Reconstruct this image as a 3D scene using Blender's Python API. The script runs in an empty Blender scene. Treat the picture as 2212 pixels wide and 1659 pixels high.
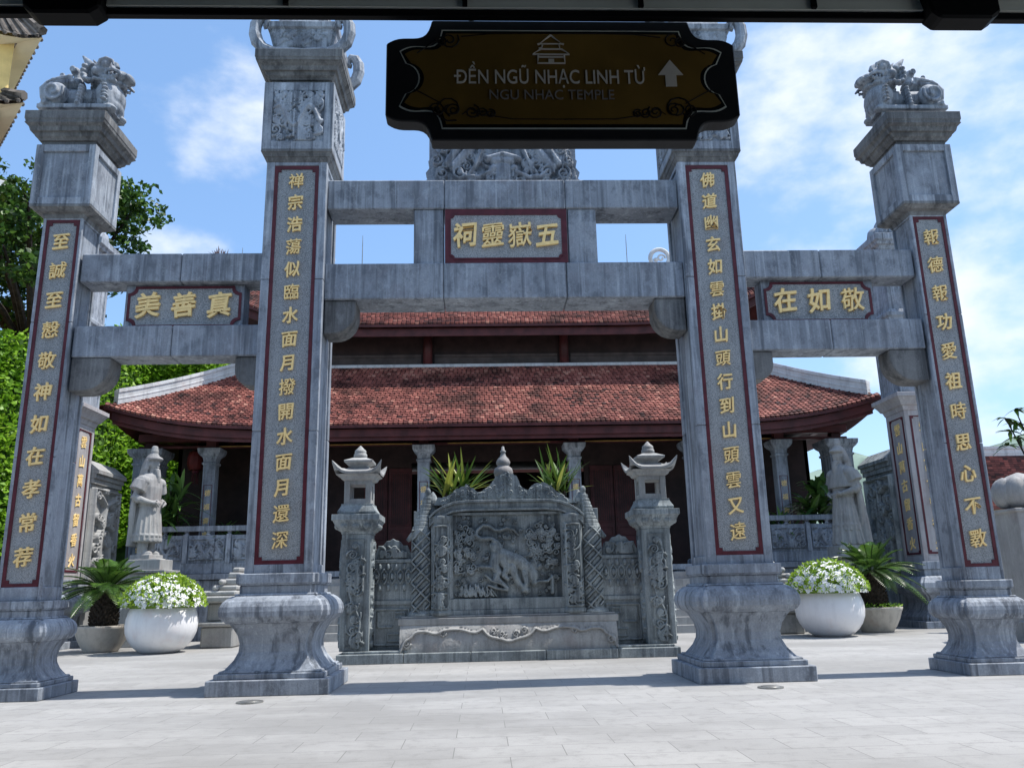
import bpy, math, random
import numpy as np
from mathutils import Vector, Matrix
random.seed(7); rng = np.random.default_rng(7)
S = bpy.context.scene
COL = S.collection
PI = math.pi
R = math.radians

# ------------------------------------------------------------------ camera
cd = bpy.data.cameras.new("camera"); cam = bpy.data.objects.new("camera", cd); COL.objects.link(cam)
pi_, ya_, ro_ = .2437, .0412, -.022
F_ = Vector((math.sin(ya_)*math.cos(pi_), math.cos(ya_)*math.cos(pi_), math.sin(pi_)))
R_ = Vector((math.cos(ya_), -math.sin(ya_), 0)); U_ = R_.cross(F_)
R2 = R_*math.cos(ro_)+U_*math.sin(ro_); U2 = U_*math.cos(ro_)-R_*math.sin(ro_)
mm = Matrix((R2, U2, -F_)).transposed().to_4x4(); mm.translation = Vector((-.332, -9.074, 1.0))
cam.matrix_world = mm
cd.sensor_fit = 'HORIZONTAL'; cd.sensor_width = 36; cd.lens = 36*1770/2212
cd.clip_end = 2000; cd.clip_start = .05
S.camera = cam

# ------------------------------------------------------------------ sky, sun, exposure
SUN_EL = R(63); SUN_DIR = Vector((math.cos(SUN_EL), .018, math.sin(SUN_EL))).normalized()
W = bpy.data.worlds.new("World"); S.world = W; W.use_nodes = True
wn = W.node_tree; wn.nodes.clear()
def N(nt, typ, **kw):
    n = nt.nodes.new(typ)
    for k, v in kw.items(): setattr(n, k, v)
    return n
out = N(wn, 'ShaderNodeOutputWorld'); bg = N(wn, 'ShaderNodeBackground')
sky = N(wn, 'ShaderNodeTexSky', sky_type='NISHITA', sun_disc=False)
sky.sun_elevation = SUN_EL; sky.sun_rotation = R(90); sky.air_density = 1.0; sky.dust_density = 1.2; sky.ozone_density = 1.6
bg.inputs['Strength'].default_value = .108
tc = N(wn, 'ShaderNodeTexCoord')
mp = N(wn, 'ShaderNodeMapping'); mp.inputs['Scale'].default_value = (1, 1, 1.7)
wn.links.new(tc.outputs['Generated'], mp.inputs['Vector'])
nz = N(wn, 'ShaderNodeTexNoise'); nz.inputs['Scale'].default_value = 7.5; nz.inputs['Detail'].default_value = 9; nz.inputs['Roughness'].default_value = .55
wn.links.new(mp.outputs[0], nz.inputs['Vector'])
# banks of cloud: (direction, radius in radians, weight)
BANKS = [((.385,.768,.511),.12,.40), ((.47,.74,.47),.12,.36), ((.36,.80,.47),.09,.34), ((-.27,.818,.508),.085,.32),
         ((-.331,.862,.384),.06,.24), ((.549,.796,.256),.11,.40), ((.545,.818,.182),.09,.36), ((.385,.844,.372),.06,.2),
         ((.60,.70,.40),.09,.30), ((.465,.829,.26),.08,.3), ((-.7,.3,.6),.3,.4), ((.7,-.5,.5),.35,.5), ((-.2,-.8,.55),.4,.4)]
acc = None
for d, rad, w in BANKS:
    dp = N(wn, 'ShaderNodeVectorMath', operation='DOT_PRODUCT'); dp.inputs[1].default_value = Vector(d).normalized()
    nrm = N(wn, 'ShaderNodeVectorMath', operation='NORMALIZE'); wn.links.new(tc.outputs['Generated'], nrm.inputs[0]); wn.links.new(nrm.outputs[0], dp.inputs[0])
    mr = N(wn, 'ShaderNodeMapRange', interpolation_type='SMOOTHSTEP'); mr.inputs[1].default_value = math.cos(rad*1.5); mr.inputs[2].default_value = 1.0; mr.inputs[3].default_value = 0; mr.inputs[4].default_value = w
    wn.links.new(dp.outputs['Value'], mr.inputs[0])
    if acc is None: acc = mr.outputs[0]
    else:
        mx = N(wn, 'ShaderNodeMath', operation='MAXIMUM'); wn.links.new(acc, mx.inputs[0]); wn.links.new(mr.outputs[0], mx.inputs[1]); acc = mx.outputs[0]
ad = N(wn, 'ShaderNodeMath', operation='ADD'); wn.links.new(nz.outputs['Fac'], ad.inputs[0]); wn.links.new(acc, ad.inputs[1])
mr = N(wn, 'ShaderNodeMapRange', interpolation_type='SMOOTHSTEP'); mr.inputs[1].default_value = .68; mr.inputs[2].default_value = 1.05; mr.inputs[3].default_value = 0; mr.inputs[4].default_value = .9
wn.links.new(ad.outputs[0], mr.inputs[0])
mix = N(wn, 'ShaderNodeMix', data_type='RGBA'); wn.links.new(mr.outputs[0], mix.inputs['Factor'])
skg = N(wn, 'ShaderNodeMix', data_type='RGBA', blend_type='MULTIPLY'); skg.inputs['Factor'].default_value = 1.0
wn.links.new(sky.outputs[0], skg.inputs['A']); skg.inputs['B'].default_value = (1.0, 1.06, 1.12, 1)
hz = N(wn, 'ShaderNodeMix', data_type='RGBA', blend_type='ADD'); hz.inputs['Factor'].default_value = 1.0
wn.links.new(skg.outputs['Result'], hz.inputs['A']); hz.inputs['B'].default_value = (.6, 1.25, 2.3, 1)
wn.links.new(hz.outputs['Result'], mix.inputs['A']); mix.inputs['B'].default_value = (7.0, 7.4, 7.9, 1)
wn.links.new(mix.outputs['Result'], bg.inputs['Color']); wn.links.new(bg.outputs[0], out.inputs[0])
sl = bpy.data.lights.new("sun", 'SUN'); sl.energy = 4.4; sl.angle = R(.53); sl.color = (1, .955, .89)
so = bpy.data.objects.new("sun", sl); COL.objects.link(so); so.rotation_euler = SUN_DIR.to_track_quat('Z', 'Y').to_euler()
S.view_settings.view_transform = 'Standard'; S.view_settings.look = 'None'; S.view_settings.gamma = 1
S.view_settings.exposure = .48
try: S.cycles.max_bounces = 8
except Exception: pass

# ------------------------------------------------------------------ materials
def newmat(name, rough=.7, metal=0, spec=.3):
    m = bpy.data.materials.new(name); m.use_nodes = True; nt = m.node_tree
    b = nt.nodes['Principled BSDF']; b.inputs['Roughness'].default_value = rough; b.inputs['Metallic'].default_value = metal
    b.inputs['Specular IOR Level'].default_value = spec
    return m, nt, b
def pos(nt, scale=(1,1,1), off=(0,0,0)):
    g = N(nt, 'ShaderNodeNewGeometry'); mp = N(nt, 'ShaderNodeMapping'); mp.inputs['Scale'].default_value = scale; mp.inputs['Location'].default_value = off
    nt.links.new(g.outputs['Position'], mp.inputs['Vector']); return mp.outputs[0]
def noise(nt, vec, scale, detail=5, rough=.55):
    n = N(nt, 'ShaderNodeTexNoise'); n.inputs['Scale'].default_value = scale; n.inputs['Detail'].default_value = detail; n.inputs['Roughness'].default_value = rough
    nt.links.new(vec, n.inputs['Vector']); return n.outputs['Fac']
def rng_(nt, v, a, b, c=0, d=1, smooth=True):
    n = N(nt, 'ShaderNodeMapRange'); n.interpolation_type = 'SMOOTHSTEP' if smooth else 'LINEAR'
    for i, x in enumerate((a, b, c, d)): n.inputs[i+1].default_value = x
    nt.links.new(v, n.inputs[0]); return n.outputs[0]
def mixc(nt, f, a, b, mode='MIX'):
    n = N(nt, 'ShaderNodeMix', data_type='RGBA', blend_type=mode)
    for key, x in (('Factor', f), ('A', a), ('B', b)):
        if hasattr(x, 'is_linked') or hasattr(x, 'links'): nt.links.new(x, n.inputs[key])
        elif key == 'Factor': n.inputs[key].default_value = x
        else: n.inputs[key].default_value = (*x, 1)
    return n.outputs['Result']
def bump(nt, b, h, st=.2, dist=.01):
    n = N(nt, 'ShaderNodeBump'); n.inputs['Strength'].default_value = st; n.inputs['Distance'].default_value = dist
    nt.links.new(h, n.inputs['Height']); nt.links.new(n.outputs[0], b.inputs['Normal'])
def stone(name, c1, c2, streak=.5, light=.3, vein=.25, grain=.25, rough=.72, speck=0, bst=.25):
    m, nt, b = newmat(name, rough)
    p = pos(nt)
    c = mixc(nt, rng_(nt, noise(nt, p, 1.1, 7), .3, .7), c1, c2)
    c = mixc(nt, rng_(nt, noise(nt, pos(nt, off=(5, 2, 9)), .55, 3), .45, .75, 0, .5), c, (c1[0]*.95, c1[1]*.92, c1[2]*.98))
    c = mixc(nt, rng_(nt, noise(nt, pos(nt, off=(8, 4, 1)), 2.1, 6, .6), .52, .70, 0, .55), c, (c1[0]*.95, c1[1]*.80, c1[2]*.76))
    mo = noise(nt, pos(nt, (1, 1, .7), (6, 3, 8)), 4.2, 9, .72)
    c = mixc(nt, rng_(nt, mo, .49, .64, 0, .80*min(1, streak*1.3)), c, (c1[0]*.45, c1[1]*.45, c1[2]*.47))
    c = mixc(nt, rng_(nt, mo, .46, .34, 0, .60*min(1, streak*1.3)), c, (min(1, c2[0]*1.22), min(1, c2[1]*1.25), min(1, c2[2]*1.28)))
    if light:
        c = mixc(nt, rng_(nt, noise(nt, pos(nt, (13, 13, .8), (3, 1, 2)), 1, 5), .55, .72, 0, light), c, (min(1, c2[0]*1.9), min(1, c2[1]*1.9), min(1, c2[2]*1.85)))
    if streak:
        c = mixc(nt, rng_(nt, noise(nt, pos(nt, (9, 9, .45)), 1, 5, .6), .50, .68, 0, streak), c, (c1[0]*.32, c1[1]*.33, c1[2]*.35))
        c = mixc(nt, rng_(nt, noise(nt, pos(nt, (1.7, 1.7, 1.1), (1, 7, 3)), 1, 8, .65), .56, .70, 0, streak*.8), c, (c1[0]*.42, c1[1]*.40, c1[2]*.38))
    if vein:
        v = N(nt, 'ShaderNodeMath', operation='ABSOLUTE'); s = N(nt, 'ShaderNodeMath', operation='SUBTRACT'); s.inputs[1].default_value = .5
        nt.links.new(noise(nt, pos(nt, (1, 1, .8), (2, 8, 1)), 1.7, 6, .62), s.inputs[0]); nt.links.new(s.outputs[0], v.inputs[0])
        c = mixc(nt, rng_(nt, v.outputs[0], 0, .010, vein, 0), c, (.5, .52, .53))
    c = mixc(nt, rng_(nt, noise(nt, pos(nt, (26, 26, .7), (4, 2, 6)), 1, 4, .6), .5, .72, 0, streak*.45), c, (min(1, c2[0]*1.5), min(1, c2[1]*1.5), min(1, c2[2]*1.5)))
    gi = N(nt, 'ShaderNodeNewGeometry'); isl = rng_(nt, gi.outputs['Random Per Island'], 0, 1, 0, .30, False)
    c = mixc(nt, isl, c, (c1[0]*.62, c1[1]*.60, c1[2]*.58))
    g = noise(nt, p, 55, 4, .7)
    c = mixc(nt, rng_(nt, g, .3, .7, grain, 0, False), c, (c1[0]*.45, c1[1]*.45, c1[2]*.45))
    if speck:
        vo = noise(nt, p, 95, 2, .5)
        c = mixc(nt, rng_(nt, vo, .52, .60, 0, speck), c, (.50, .50, .49))
        c = mixc(nt, rng_(nt, noise(nt, pos(nt, off=(3, 3, 3)), 85, 2, .5), .55, .63, 0, speck), c, (.05, .05, .055))
    nt.links.new(c, b.inputs['Base Color'])
    bump(nt, b, g, bst, .006)
    return m
def plain(name, c, rough=.6, metal=0, var=.25, scale=6, spec=.3, bst=.0):
    m, nt, b = newmat(name, rough, metal, spec)
    n = noise(nt, pos(nt), scale, 6)
    nt.links.new(mixc(nt, rng_(nt, n, .3, .7, 0, 1), tuple(x*(1-var) for x in c), tuple(min(1, x*(1+var)) for x in c)), b.inputs['Base Color'])
    if bst: bump(nt, b, n, bst, .01)
    return m
def toned(name, ramp, rough=.55, trans=0, spec=.3, noisescale=0):
    """material whose colour comes from the per-face attribute 'tone' (0..1)"""
    m, nt, b = newmat(name, rough, 0, spec)
    a = N(nt, 'ShaderNodeAttribute', attribute_name='tone'); r = N(nt, 'ShaderNodeValToRGB')
    el = r.color_ramp.elements
    while len(el) < len(ramp): el.new(.5)
    for e, (p, c) in zip(el, ramp): e.position = p; e.color = (*c, 1)
    nt.links.new(a.outputs['Fac'], r.inputs[0])
    c = r.outputs[0]
    if noisescale:
        c = mixc(nt, rng_(nt, noise(nt, pos(nt), noisescale, 4), .45, .68, 0, .75), c, tuple(x*.25 for x in ramp[0][1]))
    nt.links.new(c, b.inputs['Base Color'])
    if trans:
        t = N(nt, 'ShaderNodeBsdfTranslucent'); ms = N(nt, 'ShaderNodeMixShader'); ms.inputs[0].default_value = trans
        nt.links.new(r.outputs[0], t.inputs['Color']); o = nt.nodes['Material Output']
        nt.links.new(b.outputs[0], ms.inputs[1]); nt.links.new(t.outputs[0], ms.inputs[2]); nt.links.new(ms.outputs[0], o.inputs[0])
    return m
M_ = {}
M_['stone'] = stone('weathered_blue_stone', (.245,.278,.325), (.425,.465,.52), .95, .42, .35, .4)
M_['stone_dirty_shaded'] = stone('dirty_shaded_stone', (.130,.133,.136), (.265,.268,.266), .8, .4, .1, .4)  # dirt, plus the shade of downward faces darkened into the colour
M_['stone2'] = stone('greenish_carved_stone', (.20,.235,.25), (.42,.455,.455), .95, .25, .12, .45)
M_['stone_mid'] = stone('pinkish_grey_stone', (.36,.34,.345), (.46,.45,.46), .3, .2, .1, .2)
M_['stone_lt'] = stone('pale_sunlit_carved_stone', (.31,.315,.312), (.45,.45,.435), .35, .1, .1)  # lighter carved stone for sunlit parts, sunlight put into its colour
M_['statue'] = stone('pale_statue_stone', (.27,.275,.275), (.40,.395,.38), .3, .1, 0, .25)
M_['granite'] = stone('speckled_granite', (.25,.27,.285), (.35,.37,.385), .25, .12, .2, .2, .7, .5, .45)
M_['maroon'] = plain('maroon_paint', (.085,.014,.022), .5, 0, .25, 9)
M_['old_gold'] = plain('tarnished_gold_trim', (.30,.19,.05), .5, 0, .3, 9)
M_['gold'] = plain('gold_paint', (.93,.67,.29), .5, 0, .08, 20)
M_['wood'] = plain('dark_red_timber', (.072,.018,.018), .5, 0, .35, 3)
M_['wood_dk'] = plain('very_dark_timber', (.032,.017,.015), .6, 0, .35, 3)
M_['white'] = stone('white_glazed_ceramic', (.76,.765,.77), (.82,.825,.83), .10, 0, 0, .02, .28, 0, .03)
M_['bowl'] = stone('pale_concrete', (.44,.41,.36), (.54,.51,.45), .25, 0, 0, .1)
M_['ridge'] = stone('grey_white_plaster', (.55,.57,.58), (.68,.69,.69), .35, 0, 0, .05)
M_['tile'] = toned('red_clay_tile', [(0,(.045,.022,.022)),(.35,(.20,.066,.054)),(.7,(.32,.115,.090)),(1,(.48,.24,.18))], .65, 0, .3, 1.3)
M_['leaf'] = toned('broad_tree_leaf', [(0,(.014,.038,.008)),(.6,(.042,.105,.015)),(1,(.115,.22,.03))], .45, .3)
M_['ivy'] = toned('ivy_leaf', [(0,(.08,.19,.012)),(.6,(.20,.40,.022)),(1,(.36,.56,.06))], .45, .35)
M_['palm'] = toned('cycad_leaf', [(0,(.025,.06,.012)),(.6,(.07,.16,.022)),(1,(.17,.29,.05))], .35, .2, .5)
M_['palm_dk'] = toned('shade_palm_leaf', [(0,(.03,.08,.02)),(1,(.13,.25,.05))], .4, .2, .5)
M_['blade'] = toned('striped_blade_leaf', [(0,(.03,.075,.015)),(.55,(.09,.17,.025)),(1,(.36,.38,.07))], .4, .25)
M_['flowerleaf'] = toned('planter_leaf', [(0,(.11,.22,.02)),(1,(.40,.56,.06))], .5, .3)
M_['petal'] = plain('white_petal', (.85,.85,.84), .5, 0, .02)
M_['bark'] = plain('dark_bark', (.035,.028,.022), .9, 0, .5, 14, .2, .6)
M_['soil'] = plain('dark_soil', (.04,.03,.022), .95, 0, .4, 30)
M_['yellow'] = plain('yellow_render', (.72,.52,.20), .8, 0, .12, 2)
M_['cream'] = plain('cream_soffit', (.75,.66,.46), .8, 0, .06, 2)
M_['rose'] = plain('faded_red_render', (.42,.16,.15), .8, 0, .2, 2)
M_['oldtile'] = toned('weathered_roof_tile', [(0,(.05,.045,.04)),(.6,(.14,.12,.105)),(1,(.30,.26,.23))], .8, 0, .3, 4)
M_['black'] = plain('black_steel', (.004,.004,.0045), .6, 0, .2, 6, .12)
M_['signblack'] = plain('dark_sign_board', (.02,.02,.022), .6, 0, .15, 6, .2)
M_['soffit'] = plain('grey_green_board', (.74,.75,.66), .7, 0, .1, 2)
M_['signbrown'] = plain('brown_sign_face', (.20,.112,.022), .5, 0, .18, 3)
M_['signline'] = plain('dark_brown_line', (.012,.006,.004), .6)
M_['signwhite'] = plain('off_white_lettering', (.80,.72,.62), .6, 0, .08)
M_['signgrey'] = plain('dim_lettering', (.30,.26,.235), .6, 0, .08)
M_['lamp_metal'] = plain('dull_lamp_metal', (.25,.25,.24), .4, .6)
M_['lantern_red'] = plain('red_lantern_silk', (.10,.012,.010), .6)
M_['hill'] = plain('hazy_green_hill', (.20,.27,.22), .95, 0, .3, .25)
M_['glass'] = plain('dark_window', (.02,.022,.025), .15, 0, .2)

# paving
m, nt, b = newmat('pale_stone_paving', .62, 0, .3); M_['paving'] = m
bt = N(nt, 'ShaderNodeTexBrick', offset=.5); bt.inputs['Scale'].default_value = 1
bt.inputs['Color1'].default_value = (.325,.322,.315,1); bt.inputs['Color2'].default_value = (.39,.386,.376,1); bt.inputs['Mortar'].default_value = (.15,.148,.142,1)
bt.inputs['Mortar Size'].default_value = .0036; bt.inputs['Brick Width'].default_value = .70; bt.inputs['Row Height'].default_value = .36; bt.inputs['Mortar Smooth'].default_value = .3
nt.links.new(pos(nt, (1,1,1), (.17,.07,0)), bt.inputs['Vector'])
c = mixc(nt, rng_(nt, noise(nt, pos(nt, (1,1.6,1)), .8, 8, .6), .35, .7, 0, .4), bt.outputs['Color'], (.27,.267,.26))
c = mixc(nt, rng_(nt, noise(nt, pos(nt), 7, 6, .7), .48, .70, 0, .5), c, (.20,.198,.19))
c = mixc(nt, rng_(nt, noise(nt, pos(nt, (.6, 1, 1), (4, 9, 0)), .45, 6, .65), .44, .62, 0, .6), c, (.225,.222,.214))
c = mixc(nt, rng_(nt, noise(nt, pos(nt), 90, 3, .6), .52, .72, 0, .35), c, (.16,.16,.155))
nt.links.new(c, b.inputs['Base Color']); bump(nt, b, bt.outputs['Fac'], -.35, .004)

# ------------------------------------------------------------------ mesh helpers
class MB:
    def __init__(s): s.v = []; s.f = []; s.t = []
    def add(s, vs, fs, tone=0.):
        o = len(s.v); s.v += [tuple(p) for p in vs]; s.f += [tuple(i+o for i in q) for q in fs]; s.t += [tone]*len(fs); return s
    def box(s, x0, x1, y0, y1, z0, z1):
        return s.add([(x0,y0,z0),(x1,y0,z0),(x1,y1,z0),(x0,y1,z0),(x0,y0,z1),(x1,y0,z1),(x1,y1,z1),(x0,y1,z1)],
                     [(3,2,1,0),(4,5,6,7),(0,1,5,4),(1,2,6,5),(2,3,7,6),(3,0,4,7)])
    def loft(s, secs, cap=True):
        n = len(secs[0]); vs = [p for q in secs for p in q]; fs = []
        for i in range(len(secs)-1):
            for j in range(n): k = (j+1) % n; fs.append((i*n+j, i*n+k, (i+1)*n+k, (i+1)*n+j))
        if cap: fs.append(tuple(range(n))[::-1]); fs.append(tuple((len(secs)-1)*n+j for j in range(n)))
        return s.add(vs, fs)
    def sq(s, prof, cx=0, cy=0, notch=0, ry=1.):
        """square sections [(z, half)] stacked; notch = re-entrant corner size"""
        secs = []
        for z, h in prof:
            if notch:
                a = h; bb = h-notch
                p = [(-bb,-a),(bb,-a),(bb,-bb),(a,-bb),(a,bb),(bb,bb),(bb,a),(-bb,a),(-bb,bb),(-a,bb),(-a,-bb),(-bb,-bb)]
            else: p = [(-h,-h),(h,-h),(h,h),(-h,h)]
            secs.append([(cx+x, cy+y*ry, z) for x, y in p])
        return s.loft(secs)
    def lathe(s, prof, cx=0, cy=0, n=20, z0=0):
        return s.loft([[(cx+r*math.cos(2*PI*j/n), cy+r*math.sin(2*PI*j/n), z0+z) for j in range(n)] for z, r in prof])
    def prism(s, poly, y0, y1):
        """polygon [(x,z)] counter-clockwise seen from -Y, extruded along Y"""
        n = len(poly); vs = [(x,y0,z) for x, z in poly]+[(x,y1,z) for x, z in poly]
        return s.add(vs, [tuple(range(n)), tuple(range(2*n-1, n-1, -1))]+[((i+1) % n, i, n+i, n+(i+1) % n) for i in range(n)])
    def tube(s, pts, rad, n=8, cap=True):
        pts = [Vector(p) for p in pts]; secs = []
        if not hasattr(rad, '__len__'): rad = [rad]*len(pts)
        ext = [max(p[k] for p in pts)-min(p[k] for p in pts) for k in range(3)]
        flat = ext[1] < .15*max(ext[0], ext[2]) and ext[0] > .02
        up = Vector((0,1,0)) if flat else Vector((0,0,1))
        for i, p in enumerate(pts):
            t = (pts[min(i+1, len(pts)-1)]-pts[max(i-1, 0)]).normalized()
            a = t.cross(up)
            if a.length < .05: a = t.cross(Vector((0,1,0)) if not flat else Vector((0,0,1)))
            a.normalize(); bb = a.cross(t).normalized()
            secs.append([p+(a*math.cos(2*PI*j/n)+bb*math.sin(2*PI*j/n))*rad[i] for j in range(n)])
        return s.loft(secs, cap)
    def ell(s, c, r, n=14, m=9, rot=None):
        c = Vector(c); secs = []
        for i in range(m+1):
            a = -PI/2+PI*i/m; ca = max(math.cos(a), .02)
            ring = []
            for j in range(n):
                p = Vector((r[0]*ca*math.cos(2*PI*j/n), r[1]*ca*math.sin(2*PI*j/n), r[2]*math.sin(a)))
                if rot is not None: p = rot @ p
                ring.append(c+p)
            secs.append(ring)
        return s.loft(secs)
    def grid(s, P, tone=0.):
        """P[i][j] -> surface points"""
        nu, nv = len(P), len(P[0]); vs = [p for r in P for p in r]
        return s.add(vs, [(i*nv+j, (i+1)*nv+j, (i+1)*nv+j+1, i*nv+j+1) for i in range(nu-1) for j in range(nv-1)], tone)
    def mesh(s, other, fn):
        return s.add([fn(p) for p in other.v], other.f)
def obj(name, m, mat, parent=None, smooth=False, bevel=0, loc=None, remesh=0, autosmooth=None):
    me = bpy.data.meshes.new(name); me.from_pydata(m.v, [], m.f)
    if any(m.t):
        a = me.attributes.new('tone', 'FLOAT', 'FACE'); a.data.foreach_set('value', np.array(m.t, dtype=np.float32))
    me.materials.append(M_[mat] if isinstance(mat, str) else mat)
    o = bpy.data.objects.new(name, me); COL.objects.link(o)
    if loc is not None: o.location = loc
    if parent is not None: o.parent = parent
    if remesh:
        md = o.modifiers.new('r', 'REMESH'); md.mode = 'VOXEL'; md.voxel_size = remesh
        md = o.modifiers.new('s', 'SMOOTH'); md.factor = .35; md.iterations = 1
        dg = bpy.context.evaluated_depsgraph_get(); nm = bpy.data.meshes.new_from_object(o.evaluated_get(dg)); o.modifiers.clear()
        nm.materials.clear(); nm.materials.append(me.materials[0]); nm.name = name; o.data = nm; me = nm; smooth = True
    if smooth: me.polygons.foreach_set('use_smooth', np.ones(len(me.polygons), dtype=bool))
    if bevel:
        md = o.modifiers.new('b', 'BEVEL'); md.width = bevel; md.segments = 1; md.limit_method = 'ANGLE'; md.angle_limit = R(40)
    return o
def thing(name, label, cat, loc=(0,0,0), rz=0, group=None):
    o = bpy.data.objects.new(name, None); COL.objects.link(o); o.empty_display_size = .3
    o.location = loc; o.rotation_euler = (0,0,rz); o['label'] = label; o['category'] = cat
    if group: o['group'] = group
    return o
def tag(o, label, cat, group=None):
    o['label'] = label; o['category'] = cat
    if group: o['group'] = group
    return o
def dup(root, loc, rz, label, group=None):
    r = root.copy(); COL.objects.link(r); r.location = loc; r.rotation_euler = (0,0,rz); r['label'] = label
    if group: r['group'] = group
    for ch in list(root.children):
        c = ch.copy(); COL.objects.link(c); c.parent = r
        for g in ch.children: d = g.copy(); COL.objects.link(d); d.parent = c
    return r

# ---- lettering
FONT = bpy.data.curves.new('glyph', 'FONT'); FO = bpy.data.objects.new('glyph', FONT); COL.objects.link(FO)
def text(m, s, fn, extrude=.02, offset=0., bev=0.):
    """adds the string (em = 1, baseline at 0) with its points mapped by fn(x, y, depth)"""
    FONT.body = s; FONT.extrude = extrude; FONT.offset = offset; FONT.bevel_depth = bev; FONT.resolution_u = 4; FONT.bevel_resolution = 0
    dg = bpy.context.evaluated_depsgraph_get(); dg.update()
    me = bpy.data.meshes.new_from_object(FO.evaluated_get(dg))
    co = np.empty(len(me.vertices)*3); me.vertices.foreach_get('co', co); co = co.reshape(-1, 3)
    fs = [tuple(p.vertices) for p in me.polygons]
    m.add([fn(x, y, z) for x, y, z in co], fs); w = co[:,0].max() if len(co) else 0
    bpy.data.meshes.remove(me); return w
def hanzi(m, ch, cx, cz, y, size, off=.010, thick=.016):
    """one raised brush-like character facing -Y, centred on (cx, cz), its back on plane y"""
    def fn(x, yy, d):
        x -= .5; yy -= .38
        sx = x*(1.0+.10*yy)+.02*math.sin(7*yy); sy = yy*1.08+.13*x-.10*x*x+.03
        return (cx+size*sx, y-thick*(d+.5) if True else y, cz+size*sy)
    off *= 1.5 if ch not in '禅靈嶽還遠臨撥德慤斁誠頭蕩愛壽報時敬雲深福' else .5
    text(m, ch, fn, .5, off, .0)
def text_width(s): return text(MB(), s, lambda x, y, z: (x, y, z))

# ---- carved relief
def relief(w, h, strokes, res=.014, depth=.03, noise_amp=.004, base=None, seed=0, y=0.):
    """grid in the XZ plane (x from -w/2, z from 0) whose surface bulges to -Y along strokes (pts, radius)"""
    nx, nz_ = max(2, int(w/res)), max(2, int(h/res))
    X, Z = np.meshgrid(np.linspace(-w/2, w/2, nx+1), np.linspace(0, h, nz_+1), indexing='ij')
    H = np.zeros_like(X); G_ = np.full(X.shape, 9.)
    for pts, r in strokes:
        pts = np.array(pts, float)
        rr = np.array(r, float)*np.ones(len(pts))
        for i in range(len(pts)-1):
            a, b_ = pts[i], pts[i+1]; rm = max(rr[i], rr[i+1])*1.6
            i0 = int((min(a[0], b_[0])-rm+w/2)/w*nx); i1 = int((max(a[0], b_[0])+rm+w/2)/w*nx)+2
            j0 = int((min(a[1], b_[1])-rm)/h*nz_); j1 = int((max(a[1], b_[1])+rm)/h*nz_)+2
            i0 = max(i0, 0); j0 = max(j0, 0); i1 = min(i1, nx+1); j1 = min(j1, nz_+1)
            if i1 <= i0 or j1 <= j0: continue
            x = X[i0:i1, j0:j1]; z = Z[i0:i1, j0:j1]; d = b_-a; L2 = d@d+1e-12
            t = np.clip(((x-a[0])*d[0]+(z-a[1])*d[1])/L2, 0, 1)
            q = (x-a[0]-t*d[0])**2+(z-a[1]-t*d[1])**2; r2 = (rr[i]+(rr[i+1]-rr[i])*t)**2
            G_[i0:i1, j0:j1] = np.minimum(G_[i0:i1, j0:j1], np.sqrt(q/r2))
            hh = np.sqrt(np.clip(1-q/r2, 0, 1))*np.minimum(1, np.sqrt(r2)/.02)
            H[i0:i1, j0:j1] = np.maximum(H[i0:i1, j0:j1], hh)
    H = np.where(H > 0, H, -.30*np.exp(-((G_-1.2)/.22)**2))
    H = H*depth+np.random.default_rng(seed).normal(0, noise_amp*.35, H.shape)
    H[0,:] = H[-1,:] = 0; H[:,0] = H[:,-1] = 0
    m = MB()
    Y = y-H
    if base is not None: Y = Y+base(X, Z)
    m.grid([[(X[i,j], Y[i,j], Z[i,j]) for j in range(nz_+1)] for i in range(nx+1)])
    m.f = [q for q in m.f]
    return m
def spiral(cx, cz, r, turns=1.6, d=1, a0=0., rad=.012, n=22):
    return ([(cx+r*(1-.82*i/n)*math.cos(a0+d*turns*2*PI*i/n), cz+r*(1-.82*i/n)*math.sin(a0+d*turns*2*PI*i/n)) for i in range(n+1)], rad)
def curls(w, h, n, seed, r0=.05, r1=.09, rad=.012, tails=True):
    q = random.Random(seed); o = []
    for _ in range(n):
        cx = q.uniform(-w/2+r0, w/2-r0); cz = q.uniform(r0, h-r0); r = q.uniform(r0, r1); d = q.choice((-1, 1)); a = q.uniform(0, 6.28)
        s = spiral(cx, cz, r, q.uniform(1.1, 1.8), d, a, rad)
        if tails:
            x, z = s[0][0]; ang = a-d*PI/2; pre = []
            for k in range(5, 0, -1):
                ang2 = ang-d*.25*k; pre.append((x+.035*k*math.cos(ang2), z+.035*k*math.sin(ang2)))
            s = (pre+s[0], rad)
        o.append(s)
    return o
def dragon(w, h, seed, rad=.035):
    q = random.Random(seed); n = 40; ph = q.uniform(0, 6.28); k = q.uniform(1.4, 2.0)
    p = [(-w*.42+w*.84*i/n, h*.5+h*.24*math.sin(ph+k*2*PI*i/n)) for i in range(n+1)]
    return [(p, [rad*(.35+.65*math.sin(PI*min(1, i/n*1.25+.05))) if i/n < .75 else rad*.8 for i in range(n+1)])]

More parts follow.
